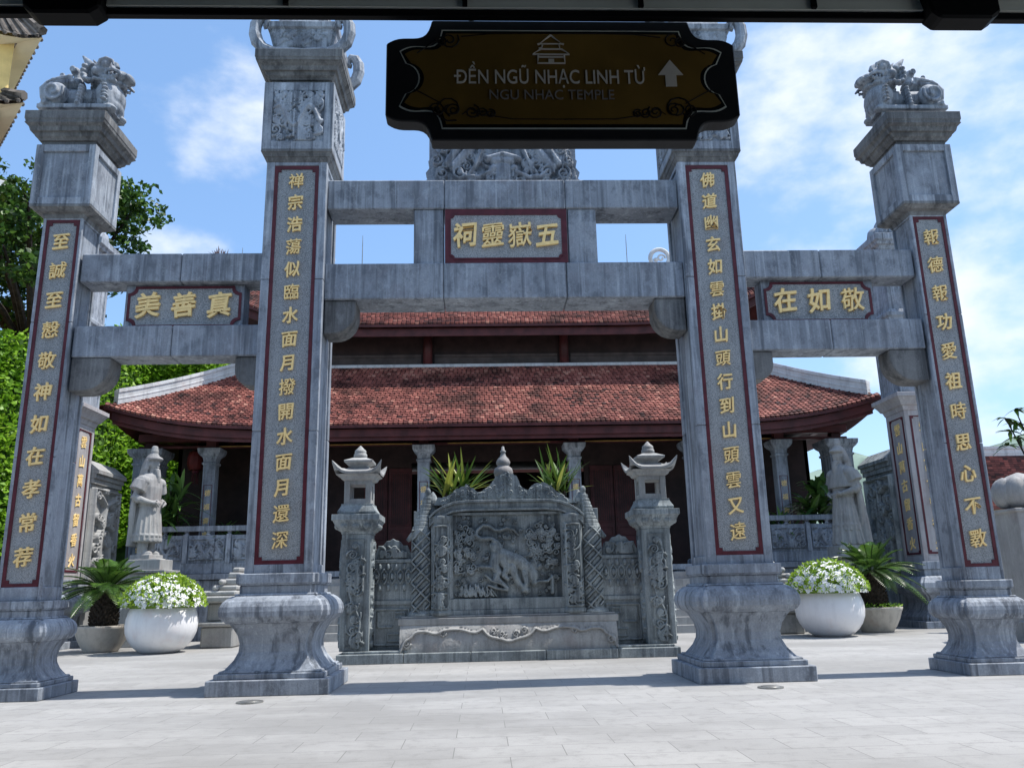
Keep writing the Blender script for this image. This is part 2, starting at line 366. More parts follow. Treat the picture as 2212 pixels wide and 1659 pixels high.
# ------------------------------------------------------------------ ground and far setting
def structure(o): o['kind'] = 'structure'; return o
m = MB(); m.add([(-60,-40,0),(60,-40,0),(60,70,0),(-60,70,0)], [(0,1,2,3)])
structure(obj('courtyard_paving', m, 'paving'))
m = MB(); m.add([(-900,-900,-.05),(900,-900,-.05),(900,900,-.05),(-900,900,-.05)], [(0,1,2,3)])
structure(obj('ground', m, 'hill'))
m = MB(); n = 40
Q = []
for i in range(n+1):
    x = 20+70*i/n; row = []
    for j in range(9):
        t = j/8; hgt = (9.5+5*math.sin((x-20)/70*PI)+.8*math.sin(x*.7)+.4*math.sin(x*1.9))
        row.append((x, 75-18*(1-t), hgt*math.sin(t*PI/2)+rng.normal(0,.12)))
    Q.append(row)
m.grid(Q)
structure(obj('hill', m, 'hill', smooth=True))

# ------------------------------------------------------------------ the gate
gate = thing('stone_gate', 'tall four pillared grey stone gate with gold couplets and carved crossbeams', 'gate')
def scale_prof(p, kx, kz): return [(z*kz, h*kx) for z, h in p]
BASE = [(.225,.505),(.26,.475),(.33,.42),(.41,.385),(.49,.378),(.58,.40),(.66,.445),(.70,.475)]
BULGE = [(.70,.495),(.73,.535),(.77,.56),(.82,.568),(.87,.560),(.92,.535),(.955,.495),(.975,.46)]
def framed_block(m, cx, cy, h, z0, z1, bw, bt, rec=.022, seams=()):
    """square block with a sunk field on each face"""
    m.box(cx-h+rec, cx+h-rec, cy-h+rec, cy+h-rec, z0, z1)
    zs = [z0]+list(seams)+[z1]
    for a, b_ in zip(zs[:-1], zs[1:]):
        g = .003
        for sx in (-1, 1):
            for sy in (-1, 1):
                x = sorted((cx+sx*h, cx+sx*(h-bw))); y = sorted((cy+sy*h, cy+sy*(h-bw)))
                m.box(x[0], x[1], y[0], y[1], a+(g if a != z0 else 0), b_-(g if b_ != z1 else 0))
    for a, b_ in ((z0, z0+bt[0]), (z1-bt[1], z1)):
        m.box(cx-h+bw, cx+h-bw, cy-h+.002, cy-h+rec+.01, a, b_); m.box(cx-h+bw, cx+h-bw, cy+h-rec-.01, cy+h-.002, a, b_)
        m.box(cx-h+.002, cx-h+rec+.01, cy-h+bw, cy+h-bw, a, b_); m.box(cx+h-rec-.01, cx+h-.002, cy-h+bw, cy+h-bw, a, b_)
def red_frame(m, x0, x1, z0, z1, y, wd=.045, cor=.04, th=.012):
    m.box(x0, x0+wd, y-th, y, z0, z1); m.box(x1-wd, x1, y-th, y, z0, z1)
    m.box(x0+wd, x1-wd, y-th, y, z0, z0+wd); m.box(x0+wd, x1-wd, y-th, y, z1-wd, z1)
    for a, sx in ((x0+wd, 1), (x1-wd, -1)):
        for c_, sz in ((z0+wd, 1), (z1-wd, -1)):
            x = sorted((a, a+sx*cor)); z = sorted((c_, c_+sz*cor)); m.box(x[0], x[1], y-th*.9, y, z[0], z[1])
COUPLETS = {('i',-1): '禅宗浩蕩似臨水面月撥開水面月還深', ('i',1): '佛道幽玄如雲掛山頭行到山頭雲又遠',
            ('o',-1): '至誠至慤敬神如在孝常荐', ('o',1): '報德報功愛祖時思心不斁'}
def gate_pillar(kind, sx):
    inn = kind == 'i'
    cx = sx*(2.504 if inn else 5.20); h = .3616 if inn else .229; cy = h
    kx, kz = (1, 1) if inn else (.675, .81)
    zs, zt = (1.205, 6.06) if inn else (.978, 5.335)
    P = thing_part('pillar', gate)
    # foot
    m = MB(); m.sq(scale_prof([(0,.62),(.155,.62)], kx, kz), cx, cy); m.sq(scale_prof([(.155,.56),(.212,.56)], kx, kz), cx, cy); m.sq(scale_prof([(.212,.53),(.236,.52)], kx, kz), cx, cy)
    obj('foot', m, 'stone', P, bevel=.008); m = MB()
    m.sq(scale_prof([(.985,.40),(1.085,.40)], kx, kz), cx, cy, .04*kx); m.sq(scale_prof([(.975,.435),(1.0,.425)], kx, kz), cx, cy)
    m.sq(scale_prof([(1.085,.415),(1.10,.43)], kx, kz), cx, cy, .04*kx); m.sq(scale_prof([(1.10,.435),(1.206,.435)], kx, kz), cx, cy, .045*kx)
    obj('neck_block', m, 'stone', P, bevel=.008)
    m = MB(); m.sq(scale_prof(BASE, kx, kz), cx, cy, .055*kx); m.sq(scale_prof(BULGE, kx, kz), cx, cy, .055*kx)
    obj('bulging_base', m, 'stone', P, bevel=.006)
    # shaft
    bw = h-.265 if inn else h-.195
    m = MB(); framed_block(m, cx, cy, h, zs, zt, bw, (.095 if inn else .14, .045 if inn else .02), .024, (2.75, 4.55) if inn else (2.5, 4.05))
    obj('shaft', m, 'stone', P, bevel=.006)
    # couplet
    px, pw = (sx*2.49, .265) if inn else (sx*5.235-(0 if sx > 0 else 0), .194)
    px = cx
    z0, z1 = (1.30, 6.012) if inn else (1.12, 5.315)
    yb = .023
    m = MB(); m.box(px-pw+.03, px+pw-.03, yb-.003, yb+.004, z0+.03, z1-.03); obj('granite_field', m, 'granite', P)
    m = MB(); red_frame(m, px-pw, px+pw, z0, z1, yb-.0031, .043 if inn else .036, .036); obj('red_border', m, 'maroon', P)
    s = COUPLETS[(kind, sx)]
    for k, ch in enumerate(s):
        m = MB()
        z = 5.80-k*.2837 if inn else 5.03-k*.3615
        dx = (0 if inn else 0)
        hanzi(m, ch, px+dx, z+.01, yb-.004, .185 if inn else .195, .011, .024); obj('gold_character', m, 'gold', P)
    # mouldings, upper block, cornice
    q = 0. if inn else -.132
    hd = .4255 if inn else .3505
    zd0, zd1, zc = (6.197, 7.116, 7.51) if inn else (5.457, 6.231, 6.615)
    k2 = hd/.4255
    m = MB()
    m.sq([(zt-.01, h*.985),(zt+.01, h*1.02),(zt+.035, h*1.06),(zt+.045, h*1.06),(zt+.055, h+(hd-h)*.55),(zd0-.035, hd-.012),(zd0-.03, hd),(zd0, hd)], cx, cy)
    obj('moulding', m, 'stone_dirty_shaded', P, bevel=.004); m = MB()
    H_ = .536 if inn else .467; hn = H_*.67
    prof = [(0,hn),(.055,hn),(.056,hn+.025),(.075,hn+.035),(.10,hn+.06),(.145,hn+.075),(.146,hn+.10),(.20,hn+.115),(.235,hn+.15),(.245,hn+.15),(.246,H_-.012),(.28,H_-.006),(.285,H_),(.394,H_)]
    m.sq([(zd1+z*(zc-zd1)/.394, hh) for z, hh in prof], cx, cy)
    obj('cornice', m, 'stone_dirty_shaded', P, bevel=.004)
    m = MB(); framed_block(m, cx, cy, hd, zd0+.001, zd1-.001, .11 if inn else .085, (.115, .115) if inn else (.09, .09), .03)
    obj('upper_block', m, 'stone', P, bevel=.006)
    if inn:
        w_ = 2*(hd-.11); hh = zd1-zd0-.23
        for k, rot in enumerate((0, sx*-PI/2)):
            rm = relief(w_, hh, [([(-w_*.42+w_*.84*t, hh*.5+hh*.2*math.sin(1+9*t)) for t in np.linspace(0, 1, 40)], .034)]+curls(w_, hh, 80, 11+k+sx, .03, .06, .0135), .010, .06, .005, seed=k)
            cs, sn = math.cos(rot), math.sin(rot); m = MB()
            yy = -(hd-.028)
            m.mesh(rm, lambda p: (cx+p[0]*cs-(p[1]+yy)*sn, cy+p[0]*sn+(p[1]+yy)*cs, zd0+.115+p[2]))
            obj('dragon_relief', m, 'stone', P, smooth=True)
        # scrolled finial above
        m = MB()
        m.sq([(7.51,.44),(7.53,.46),(7.56,.44)], cx, cy)
        for yy in (cy-.40, cy+.40):
            for s_ in (-1, 1):
                pts = [(cx+s_*x, yy, z) for x, z in ((.0,7.55),(.34,7.56),(.47,7.60),(.555,7.70),(.59,7.82),(.585,7.94),(.545,8.02),(.48,8.04),(.44,7.99),(.455,7.93),(.49,7.92))]
                m.tube(pts, [.055,.06,.075,.08,.078,.075,.068,.055,.045,.04,.035], 10)
        m.sq([(7.56,.28),(7.60,.33),(7.70,.38),(7.82,.41),(7.88,.41),(7.90,.44),(7.97,.45),(7.98,.36),(8.1,.33),(8.2,.2)], cx, cy, .03)
        m.ell((cx, cy, 8.35), (.24,.24,.28))
        obj('scroll_finial', m, 'stone', P, bevel=.004)
        rm = relief(.62, .26, curls(.62, .26, 16, 5+sx, .03, .06, .012), .012, .03, .004); m = MB()
        m.mesh(rm, lambda p: (cx+p[0], p[1]+cy-.40-.006, 7.62+p[2])); obj('finial_relief', m, 'stone', P, smooth=True)
def thing_part(name, parent):
    o = bpy.data.objects.new(name, None); COL.objects.link(o); o.empty_display_size = .2; o.parent = parent; return o
for k_ in ('i', 'o'):
    for s_ in (-1, 1): gate_pillar(k_, s_)

def beam(x0, x1, y0, y1, z0, z1, cuts, name='crossbeam'):
    m = MB(); xs = [x0]+cuts+[x1]
    for a, b_ in zip(xs[:-1], xs[1:]): m.box(a+(.003 if a != x0 else 0), b_-(.003 if b_ != x1 else 0), y0, y1, z0, z1)
    return obj(name, m, 'stone', gate, bevel=.012)
beam(-2.145, 2.145, .108, .57, 5.493, 5.875, [-.73, .75])
beam(-2.145, 2.145, .10, .60, 4.333, 4.782, [-.74, .73])
for s_ in (-1, 1):
    x0, x1 = sorted((s_*4.972, s_*2.864))
    beam(x0, x1, .075, .42, 4.56, 4.914, [s_*3.82]); beam(x0, x1, .07, .43, 3.65, 4.022, [s_*3.86])
    # uprights beside the middle plaque
    m = MB(); a, b_ = sorted((s_*.76+.015, s_*1.11+.01)); m.box(a, b_, .135, .5, 4.783, 5.492); obj('upright_block', m, 'stone', gate, bevel=.008)
    # rounded corbels
    def corbel(xa, sgn, z1, w, h, y0, y1):
        r = min(w, h)*.72; poly = [(0,0),(0,-h)]
        poly += [(w-r+r*math.sin(t), -h+r-r*math.cos(t)) for t in np.linspace(0, PI/2, 9)]+[(w,0)]
        poly = [(xa+sgn*x, z1+z) for x, z in poly]
        if sgn < 0: poly = poly[::-1]
        m = MB(); m.prism(poly[::-1] if False else poly, y0, y1); return obj('corbel', m, 'stone_dirty_shaded', gate, bevel=.012)
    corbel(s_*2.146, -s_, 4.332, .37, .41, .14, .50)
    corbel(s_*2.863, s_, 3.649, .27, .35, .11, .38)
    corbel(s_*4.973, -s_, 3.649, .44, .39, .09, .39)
def plaque(cx, w, z0, z1, y, chars, size, wide_frame, name='name_plaque'):
    P = thing_part(name, gate)
    m = MB(); m.box(cx-w/2, cx+w/2, y, y+.22, z0, z1); obj('slab', m, 'stone', P, bevel=.005)
    m = MB(); gx, gz = (.075, .085) if wide_frame else (.06, .05)
    cut = .045 if wide_frame else .085
    x0, x1, a, b_ = cx-w/2+gx, cx+w/2-gx, z0+gz*.8, z1-gz
    def outline(e):
        X0, X1, A, B, c_ = x0-e, x1+e, a-e, b_+e, cut
        p = []
        for (px, pz, t0) in ((X0, A, 90), (X1, A, 180), (X1, B, 270), (X0, B, 0)):
            arc = [(px+(c_)*math.cos(R(t0-t)), pz+(c_)*math.sin(R(t0-t))) for t in range(0, 91, 15)]
            p += arc
        return p
    m.prism(outline(0), y-.006, y-.001); obj('granite_field', m, 'granite', P)
    m = MB()
    o1, o2 = outline(.0), outline(.03 if not wide_frame else .016); n = len(o1)
    if wide_frame:
        m.box(cx-w/2+.004, cx+w/2-.004, y-.004, y-.0005, z0+.003, z1-.003)
    ring = [(x, y-.013, z) for x, z in o1]+[(x, y-.013, z) for x, z in o2]+[(x, y-.001, z) for x, z in o1]+[(x, y-.001, z) for x, z in o2]
    fs = []
    for i in range(n):
        j = (i+1) % n; fs += [(i, n+i, n+j, j)[::-1], (i, j, 2*n+j, 2*n+i)[::-1], (n+i, 3*n+i, 3*n+j, n+j)[::-1]]
    m.add(ring, fs); obj('red_border', m, 'maroon', P)
    k = len(chars)
    for i, ch in enumerate(chars):
        m = MB(); hanzi(m, ch, cx+(i-(k-1)/2)*((x1-x0-.02)/k), (a+b_)/2+.01, y-.0065, size, .014, .035); obj('gold_character', m, 'gold', P)
plaque(.018, 1.49, 4.783, 5.492, .125, '祠靈嶽五', .30, True)
plaque(-3.785, 1.38, 4.023, 4.559, .19, '美善真', .29, False)
plaque(3.79, 1.38, 4.023, 4.559, .19, '在如敬', .29, False)
# carved pediment
out_ = [(-.97,0),(.97,0),(.985,.08),(.94,.12),(.97,.2),(.92,.27),(.94,.36),(.88,.44),(.86,.56),(.74,.62),(.6,.76),(.42,.8),(.3,.95),(.12,1.02),(0,1.1),(-.12,1.02),(-.3,.95),(-.42,.8),(-.6,.76),(-.74,.62),(-.86,.56),(-.88,.44),(-.94,.36),(-.92,.27),(-.97,.2),(-.94,.12),(-.985,.08)]
P = thing_part('carved_pediment', gate)
m = MB(); m.prism([(x, 5.876+z) for x, z in out_], .30, .42); obj('crest_slab', m, 'stone', P)
st = [([(0.0,.10),(0.0,.22)], .12), ([(-.1,.33),(.1,.33)], .07), ([(-.2,.36),(0,.42),(.2,.36)], .05), ([(-.13,.22),(-.12,.23)], .06), ([(.13,.22),(.14,.23)], .06)]
for s_ in (-1, 1):
    st += [([(s_*x, z) for x, z in ((.16,.18),(.32,.10),(.48,.12),(.55,.19))], .035), spiral(s_*.55, .17, .09, 1.5, s_, 0, .02),
           ([(s_*x, z) for x, z in ((.25,.5),(.34,.28),(.42,.16))], .03), ([(s_*.42,.5),(s_*.62,.25)], .07), ([(s_*.55,.55),(s_*.70,.3)], .06), spiral(s_*.76, .16, .09, 1.6, -s_, 1, .018), spiral(s_*.83, .34, .08, 1.6, s_, 2, .018), spiral(s_*.72, .5, .08, 1.4, -s_, 0, .018)]
st += [q for q in curls(1.8, .8, 70, 42, .03, .06, .015)]
rm = relief(1.86, .98, st, .012, .10, .006, base=lambda X, Z: np.where(np.abs(X) > .95-Z*Z*.75, .05, 0)); m = MB(); m.mesh(rm, lambda p: (p[0], p[1]+.297, 5.877+p[2])); obj('mask_relief', m, 'stone', P, smooth=True)

# ------------------------------------------------------------------ stone lions on the outer pillars
def lion_mesh():
    m = MB(); T = lambda x, z: ((x-1050)/1746, (1380-z)/1746)
    def e(x, z, rx, rz, ry, y=0, rot=None): a, c_ = T(x, z); m.ell((a, y, c_), (rx/1746, ry, rz/1746), 18, 12, rot=rot)
    def tb(pts, r, y=0): m.tube([(T(x, z)[0], y, T(x, z)[1]) for x, z in pts], [q/1746 for q in r], 10)
    def sp(cx, cz, r, t, a0, d, rad, y): tb([(cx+r*(1-.8*i/20)*math.cos(a0+d*t*2*PI*i/20), cz+r*(1-.8*i/20)*math.sin(a0+d*t*2*PI*i/20)) for i in range(21)], [rad]*21, y)
    # trunk, haunches, feet
    tb([(560,1080),(900,1080),(1250,1080),(1560,1050)], [235,215,225,270]); e(1600,1040,300,310,.21); e(1610,1230,260,200,.19)
    for s in (-1, 1):
        e(570,1090,255,255,.09,s*.14); sp(570,1090,225,1.35,-.4,1,34,s*.232); e(420,1330,170,70,.08,s*.14); sp(395,1300,55,1.1,0,1,22,s*.215)
        tb([(1650,1060),(1690,1250),(1680,1360)], [150,115,100], s*.13); e(1740,1375,130,60,.075,s*.13)
        for k in range(5): e(1640+22*(k%2), 950+75*k, 70, 26, .03, s*.225)
        for k in range(6): e(1130-10*k, 960+70*k, 66, 48, .06, s*.17)
        # head details
        e(1590,455,105,100,.06,s*.165); tb([(1420,500),(1470,380),(1600,340),(1740,400),(1770,500)], [24,36,38,34,22], s*.20)
        tb([(1330,560),(1460,545),(1600,585),(1740,560),(1870,610),(1950,690)], [26,36,36,40,38,24], s*.175)
        e(1390,600,100,90,.06,s*.17); tb([(1380,650),(1560,720),(1740,720),(1850,690)], [34,40,38,24], s*.165)
        for k in range(4): e(1600+80*k, 640+18*k, 22, 34, .02, s*.185)
        tb([(1250,450),(1130,330),(1010,195)], [95,70,16], s*.12); tb([(1300,430),(1260,310),(1190,210)], [60,42,12], s*.06)
        for k, (x, z) in enumerate([(1120,470),(1100,570),(1110,670),(1160,745)]): e(x, z, 78, 60, .07, s*.13)
        for k in range(7): e(1190+k*95, 790+22*math.sin(k*2.0), 60, 46, .05, s*(.18-.008*k))
        for k in range(3): tb([(330+90*k,830-40*k),(460+90*k,745-20*k),(700+60*k,735-25*k),(880,720-30*k)], [20,26,26,18], s*.145)
        for (x, z) in ((640,660),(800,690),(860,780)): sp(x,z,52,1.2,1,-1,20,s*.14)
    e(1450,560,310,280,.19); e(1790,600,240,135,.145); e(1985,610,85,85,.11); e(1720,760,210,60,.12); e(1500,790,290,100,.17)
    for k in range(8): a = 1270+k*58; h_ = math.sin((k+1)/9*PI); tb([(a, 370-60*h_), (a-25, 270-80*h_), (a-75, 215-85*h_)], [66,44,8])
    # plume tail
    tb([(330,1150),(215,990),(200,860),(290,770),(460,730),(680,710),(850,720)], [80,130,145,150,150,140,110])
    tb([(760,700),(870,600),(850,480)], [100,95,85]); e(815,455,105,95,.10); e(910,740,110,130,.11); sp(815,455,70,1.2,0,1,26,.10); sp(815,455,70,1.2,0,1,26,-.10)
    for (a, b_, c_, d) in ((190,800,110,690),(150,900,60,830),(280,690,230,590),(420,610,400,520),(560,590,560,510)): tb([(a,b_),((a+c_)/2,(b_+d)/2),(c_,d)], [60,36,8])
    m.box(-.46,.42,-.2,.2,-.03,.02)
    return m
lion = thing('guardian_lion', 'grey stone lion on the left outer gate pillar, facing right', 'lion statue', (-5.22,.22,6.84), 0, 'stone lions on the outer gate pillars')
lm_ = lion_mesh(); lm_.v = [(x*1.0-.01, y*1.07, z*1.10) for x, y, z in lm_.v]
obj('lion_figure', lm_, 'stone', lion, remesh=.010)
m = MB(); m.box(-.42,.36,-.15,.15,-.224,-.025); obj('lion_plinth', m, 'stone', lion, bevel=.01)
dup(lion, (5.22,.22,6.84), PI, 'grey stone lion on the right outer gate pillar, facing left')

# ------------------------------------------------------------------ spirit screen
scr = thing('spirit_screen', 'carved grey stone spirit screen with tiger relief behind the gate', 'stone screen', (.055,3.40,0))
m = MB()
for a, b_ in ((-2.45,-1.5),(-1.5,-.55),(-.55,.52),(.52,1.55),(1.55,2.45)): m.box(a+.003, b_-.003, -.30, .75, 0, .135)
m.box(-2.38,-1.45,-.22,.6,.136,.17); m.box(1.45,2.38,-.22,.6,.136,.17)
obj('plinth', m, 'stone2', scr, bevel=.008)
st = []
for s_ in (-1, 1):
    st += [([(s_*x, z) for x, z in ((1.55,.02),(1.5,.16),(1.4,.2),(1.36,.28),(1.2,.29),(1.05,.24),(.95,.3),(.7,.31),(.5,.24),(.38,.3))], .018), spiral(s_*1.47, .12, .06, 1.4, s_, 0, .014), spiral(s_*.95, .26, .05, 1.4, s_, 0, .012)]
st += [([(-.38,.3),(-.3,.2),(-.12,.16),(0,.12),(.12,.16),(.3,.2),(.38,.3)], .02)]+[spiral(s_*x, z, .05, 1.5, s_, 0, .012) for s_ in (-1,1) for x, z in ((.22,.27),(.1,.22))]
def smooth_line(p, n=2):
    for _ in range(n): p = [p[0]]+[tuple(.75*a[k]+.25*b_[k] if w else .25*a[k]+.75*b_[k] for k in (0, 1)) for a, b_ in zip(p[:-1], p[1:]) for w in (1, 0)]+[p[-1]]
    return p
st = [(smooth_line(p) if len(p) < 14 else p, r_) for p, r_ in st]
def bench_base(X, Z): return .10*(np.clip(Z/.37, 0, 1))**2.2
rm = relief(3.14, .37, st, .012, .05, .004, base=bench_base); m = MB(); m.mesh(rm, lambda p: (p[0], p[1]-.205, .136+p[2]))
m.box(-1.57, 1.57, -.10, .35, .14, .505); obj('bench_apron', m, 'stone_lt', scr, smooth=True)
m = MB(); m.box(-1.6, 1.6, -.115, .4, .506, .60); m.box(-1.56,1.56,-.07,.4,.60,.63); obj('bench_top', m, 'stone_lt', scr, bevel=.008)
m = MB(); m.box(-1.40,1.40,.10,.36,.63,2.16); m.box(-.90,.90,.0,.12,.70,.86); m.box(-1.3,1.3,-.02,.15,.63,.70); obj('core_slab', m, 'stone2', scr, bevel=.006)
# tiger panel
k = .00122
Tz = lambda pts: [((x-740)*k*1.07, (1345-z)*k) for x, z in pts]
st = [(Tz([(870,600),(820,540),(740,515),(660,545),(600,540),(540,490),(470,480),(400,540),(390,600),(440,645),(560,640),(620,690),(640,760)]), [.012,.02,.022,.024,.024,.026,.028,.028,.028,.030,.034,.05,.07]),
      (Tz([(590,730),(640,820),(760,880),(880,930),(980,1010),(1040,1080)]), [.075,.10,.105,.10,.095,.08]),
      (Tz([(620,850),(590,960),(640,1050),(600,1130),(650,1150)]), [.10,.08,.055,.045,.035]), (Tz([(700,900),(740,1000),(700,1090),(740,1130)]), [.09,.065,.045,.035]),
      (Tz([(800,980),(830,1100),(880,1200),(960,1270)]), [.075,.058,.05,.05]), (Tz([(940,1050),(960,1180),(920,1270)]), [.06,.05,.04]),
      (Tz([(1030,1080),(1040,1120)]), [.095,.08]), (Tz([(985,985),(975,960)]), .03), (Tz([(1095,1000),(1110,975)]), .03), (Tz([(1040,1150),(1045,1180)]), .05),
      (Tz([(430,980),(560,990),(620,1010),(640,1130),(740,1240)]), .028), (Tz([(490,1080),(560,1150),(660,1180),(740,1250)]), .022), (Tz([(520,1200),(620,1240),(740,1260)]), .02),
      (Tz([(1030,1190),(1100,1165),(1200,1165),(1250,1110)]), .02), (Tz([(1250,1110),(1250,1300)]), .03)]
q = random.Random(4)
for _ in range(120):
    x, z = (q.uniform(980,1340), q.uniform(480,1000)) if q.random() < .6 else (q.uniform(140,360), q.uniform(480,1050))
    X_, Z_ = Tz([(x, z)])[0]; st.append(spiral(X_, Z_, q.uniform(.03,.06), 1.3, q.choice((-1,1)), q.uniform(0,6), .014))
for _ in range(26):
    x = q.uniform(180,560); st.append((Tz([(x, 1320), (x+q.uniform(-20,40), q.uniform(1180,1290)), (x+60, 1330)]), .014))
st += curls(1.6, 1.2, 110, 77, .022, .04, .0095, False)
rm = relief(1.62, 1.22, st, .009, .12, .004, seed=3); m = MB(); m.mesh(rm, lambda p: (p[0]*1.0, p[1]+.098, .87+p[2])); obj('tiger_relief', m, 'stone2', scr, smooth=True)
m = MB(); m.box(-.86,-.81,.02,.12,.86,2.10); m.box(.81,.86,.02,.12,.86,2.10); m.box(-.86,.86,.03,.12,2.08,2.12); obj('panel_border', m, 'stone2', scr, bevel=.006)
def fret(w, h):
    o = []; p = .075
    for i in range(-30, 40):
        for j in range(0, 60):
            a, c_ = i*p, j*p
            if (i+j) % 4 == 0: o.append(([(a-c_*0-w/2, c_), (a+p*2.3-w/2, c_+p*2.3)], .017))
            if (i+j) % 4 == 2: o.append(([(a-w/2, c_), (a-p*2.3-w/2, c_+p*2.3)], .017))
    return o
for s_ in (-1, 1):
    # inner roll with writing-like carving, outer roll with key fret
    G = curls(.20, 1.1, 26, 31+s_, .030, .055, .015)+[([(-.105,.03),(.105,.03),(.105,1.22),(-.105,1.22),(-.105,.03)], .013)]
    rm = relief(.30, 1.32, G, .009, .07, .002, base=lambda X, Z: .10*(1-np.sqrt(np.clip(1-(X/.155)**2, 0, 1)))); m = MB()
    m.mesh(rm, lambda p: (s_*.985+p[0], p[1]-.06, .70+p[2])); m.lathe([(-.03,.20),(.0,.21),(.03,.20),(.06,.165),(.08,.15),(1.26,.15),(1.30,.175),(1.36,.185),(1.40,.19),(1.42,.175),(1.40,.15),(1.3,.14)], s_*.985, .10, 24, .66)
    obj('scroll_roll', m, 'stone2', scr, smooth=True)
    rm = relief(.29, 1.22, fret(.29, 1.22), .008, .06, .002, base=lambda X, Z: .10*(1-np.sqrt(np.clip(1-(X/.15)**2, 0, 1)))+.03*np.clip((Z-.9)/.3,0,1)); m = MB()
    m.mesh(rm, lambda p: (s_*1.285+p[0], p[1]-.015, .66+p[2])); m.lathe([(-.03,.22),(.0,.22),(.05,.16),(.06,.145),(1.15,.145),(1.22,.14)], s_*1.285, .14, 20, .66)
    # ribbed horn rising from the roll
    pr = [(1.88,.15)]
    for i in range(9):
        z = 1.90+i*.055; r_ = .145-.010*i; pr += [(z, r_),(z+.035, r_-.004),(z+.04, r_-.022)]
    pr += [(2.41,.04)]
    secs = [[(s_*(1.285-.10*((z-1.88)/.55))+r_*math.cos(2*PI*j/14), .14+r_*.8*math.sin(2*PI*j/14), z) for j in range(14)] for z, r_ in pr]
    m.loft(secs); m.ell((s_*1.19,.14,2.45),(.045,.045,.06))
    m.tube([(s_*1.33,.14,1.86),(s_*1.42,.14,1.80),(s_*1.50,.14,1.72)], [.06,.05,.03])
    m.lathe([(2.0,.075),(2.25,.07),(2.27,.09),(2.32,.085),(2.40,.05),(2.46,.01)], s_*1.12, .2, 12)
    obj('fret_roll', m, 'stone2', scr, smooth=False, bevel=.003)
path = [(-1.16,1.98),(-1.08,2.06),(-.96,2.13),(-.8,2.19),(-.6,2.21),(.6,2.21),(.8,2.19),(.96,2.13),(1.08,2.06),(1.16,1.98)]
m = MB()
for (d0, d1, y0) in ((-.07,-.035,-.05),(-.035,.05,-.02),(.05,.085,-.075)):
    secs = [[(x, y0, z+d0),(x, .30, z+d0),(x, .30, z+d1),(x, y0, z+d1)] for x, z in path]
    m.loft([q_[::-1] for q_ in secs])
obj('scroll_cornice', m, 'stone2', scr, bevel=.004)
cz = [(360,690),(410,610),(470,600),(560,560),(600,520),(660,500),(700,480),(760,520),(800,560),(900,530),(940,470),(960,440),(980,400),(1030,385),(1090,360),(1140,385),(1180,400),(1205,450),(1220,500),(1300,550),(1330,505),(1380,480),(1440,470),(1490,490),(1530,520),(1600,580),(1700,640),(1790,690)]
poly = []
q = random.Random(9)
for x, z in cz[::-1]: poly.append(((x-1078)/640, 2.735-(z-360)/640*.98))
P2 = [((cz[0][0]-1078)/640, 2.24), ((cz[-1][0]-1078)/640, 2.24)]
poly2 = []
for i in range(len(poly)-1):
    (x0,z0),(x1,z1) = poly[i], poly[i+1]
    for t in (0,.35,.7): poly2.append((x0+(x1-x0)*t, z0+(z1-z0)*t+(q.uniform(-.018,.018) if t else 0)))
poly2.append(poly[-1])
poly = P2+poly2
m = MB(); m.prism(poly, .06, .22)
top_of = lambda x: np.interp(x, [p[0] for p in poly[2:]][::-1], [p[1] for p in poly[2:]][::-1])
q = random.Random(2)
for _ in range(150):
    x = q.uniform(-1.0, 1.0); zt = float(top_of(x)); z = q.uniform(2.26, max(2.28, zt-.04)); r_ = q.uniform(.02,.045)
    sp = spiral(x, z, r_, 1.3, q.choice((-1,1)), q.uniform(0,6), .01, 9)
    m.tube([(a, .055, b_) for a, b_ in sp[0]], .013, 5)
obj('crest', m, 'stone2', scr, bevel=.004)
for s_ in (-1, 1):
    m = MB(); a, b_ = sorted((s_*1.40, s_*2.02)); m.box(a, b_, .08, .30, .171, 1.46); m.box(a, b_, .05, .32, 1.40, 1.45); m.box(a, b_, .05, .32, .80, .86)
    cp = [(-.31,0),(.31,0),(.31,.06),(.25,.1),(.22,.18),(.14,.2),(.1,.26),(.04,.27),(0,.3),(-.04,.27),(-.1,.26),(-.14,.2),(-.22,.18),(-.25,.1),(-.31,.06)]
    m.prism([(s_*1.71+x, 1.46+z) for x, z in cp], .1, .26)
    obj('wing_wall', m, 'stone2', scr, bevel=.006)
    G = []
    for i in range(5):
        x = -.24+i*.12
        G += [([(x-.04,.30),(x-.045,.38),(x,.45),(x+.045,.38),(x+.04,.30),(x,.23),(x-.04,.30)], .012), ([(x,.32),(x,.36)], .025), ([(x+.06,.46),(x+.06,.5)], .025), ([(x+.06,.16),(x+.06,.2)], .025)]
    rm = relief(.58, .53, G, .010, .065, .003); m = MB(); m.mesh(rm, lambda p: (s_*1.71+p[0], p[1]+.077, .865+p[2]))
    G = [([(-.25,.05),(.25,.05),(.25,.55),(-.25,.55),(-.25,.05)], .014), ([(-.18,.1),(.05,.1),(.05,.2),(-.18,.2),(-.18,.1)], .012), ([(-.18,.42),(-.05,.42),(-.05,.5),(-.18,.5),(-.18,.42)], .012), ([(.0,.3),(.2,.3),(.2,.5)], .014)]
    rm = relief(.58, .60, G, .010, .06, .003); m.mesh(rm, lambda p: (s_*1.71+p[0]*s_, p[1]+.077, .185+p[2]))
    rm = relief(.44, .19, curls(.44, .19, 14, 8+s_, .03, .05, .015), .010, .055, .003); m.mesh(rm, lambda p: (s_*1.71+p[0], p[1]+.097, 1.465+p[2]))
    obj('wing_relief', m, 'stone2', scr, smooth=True)
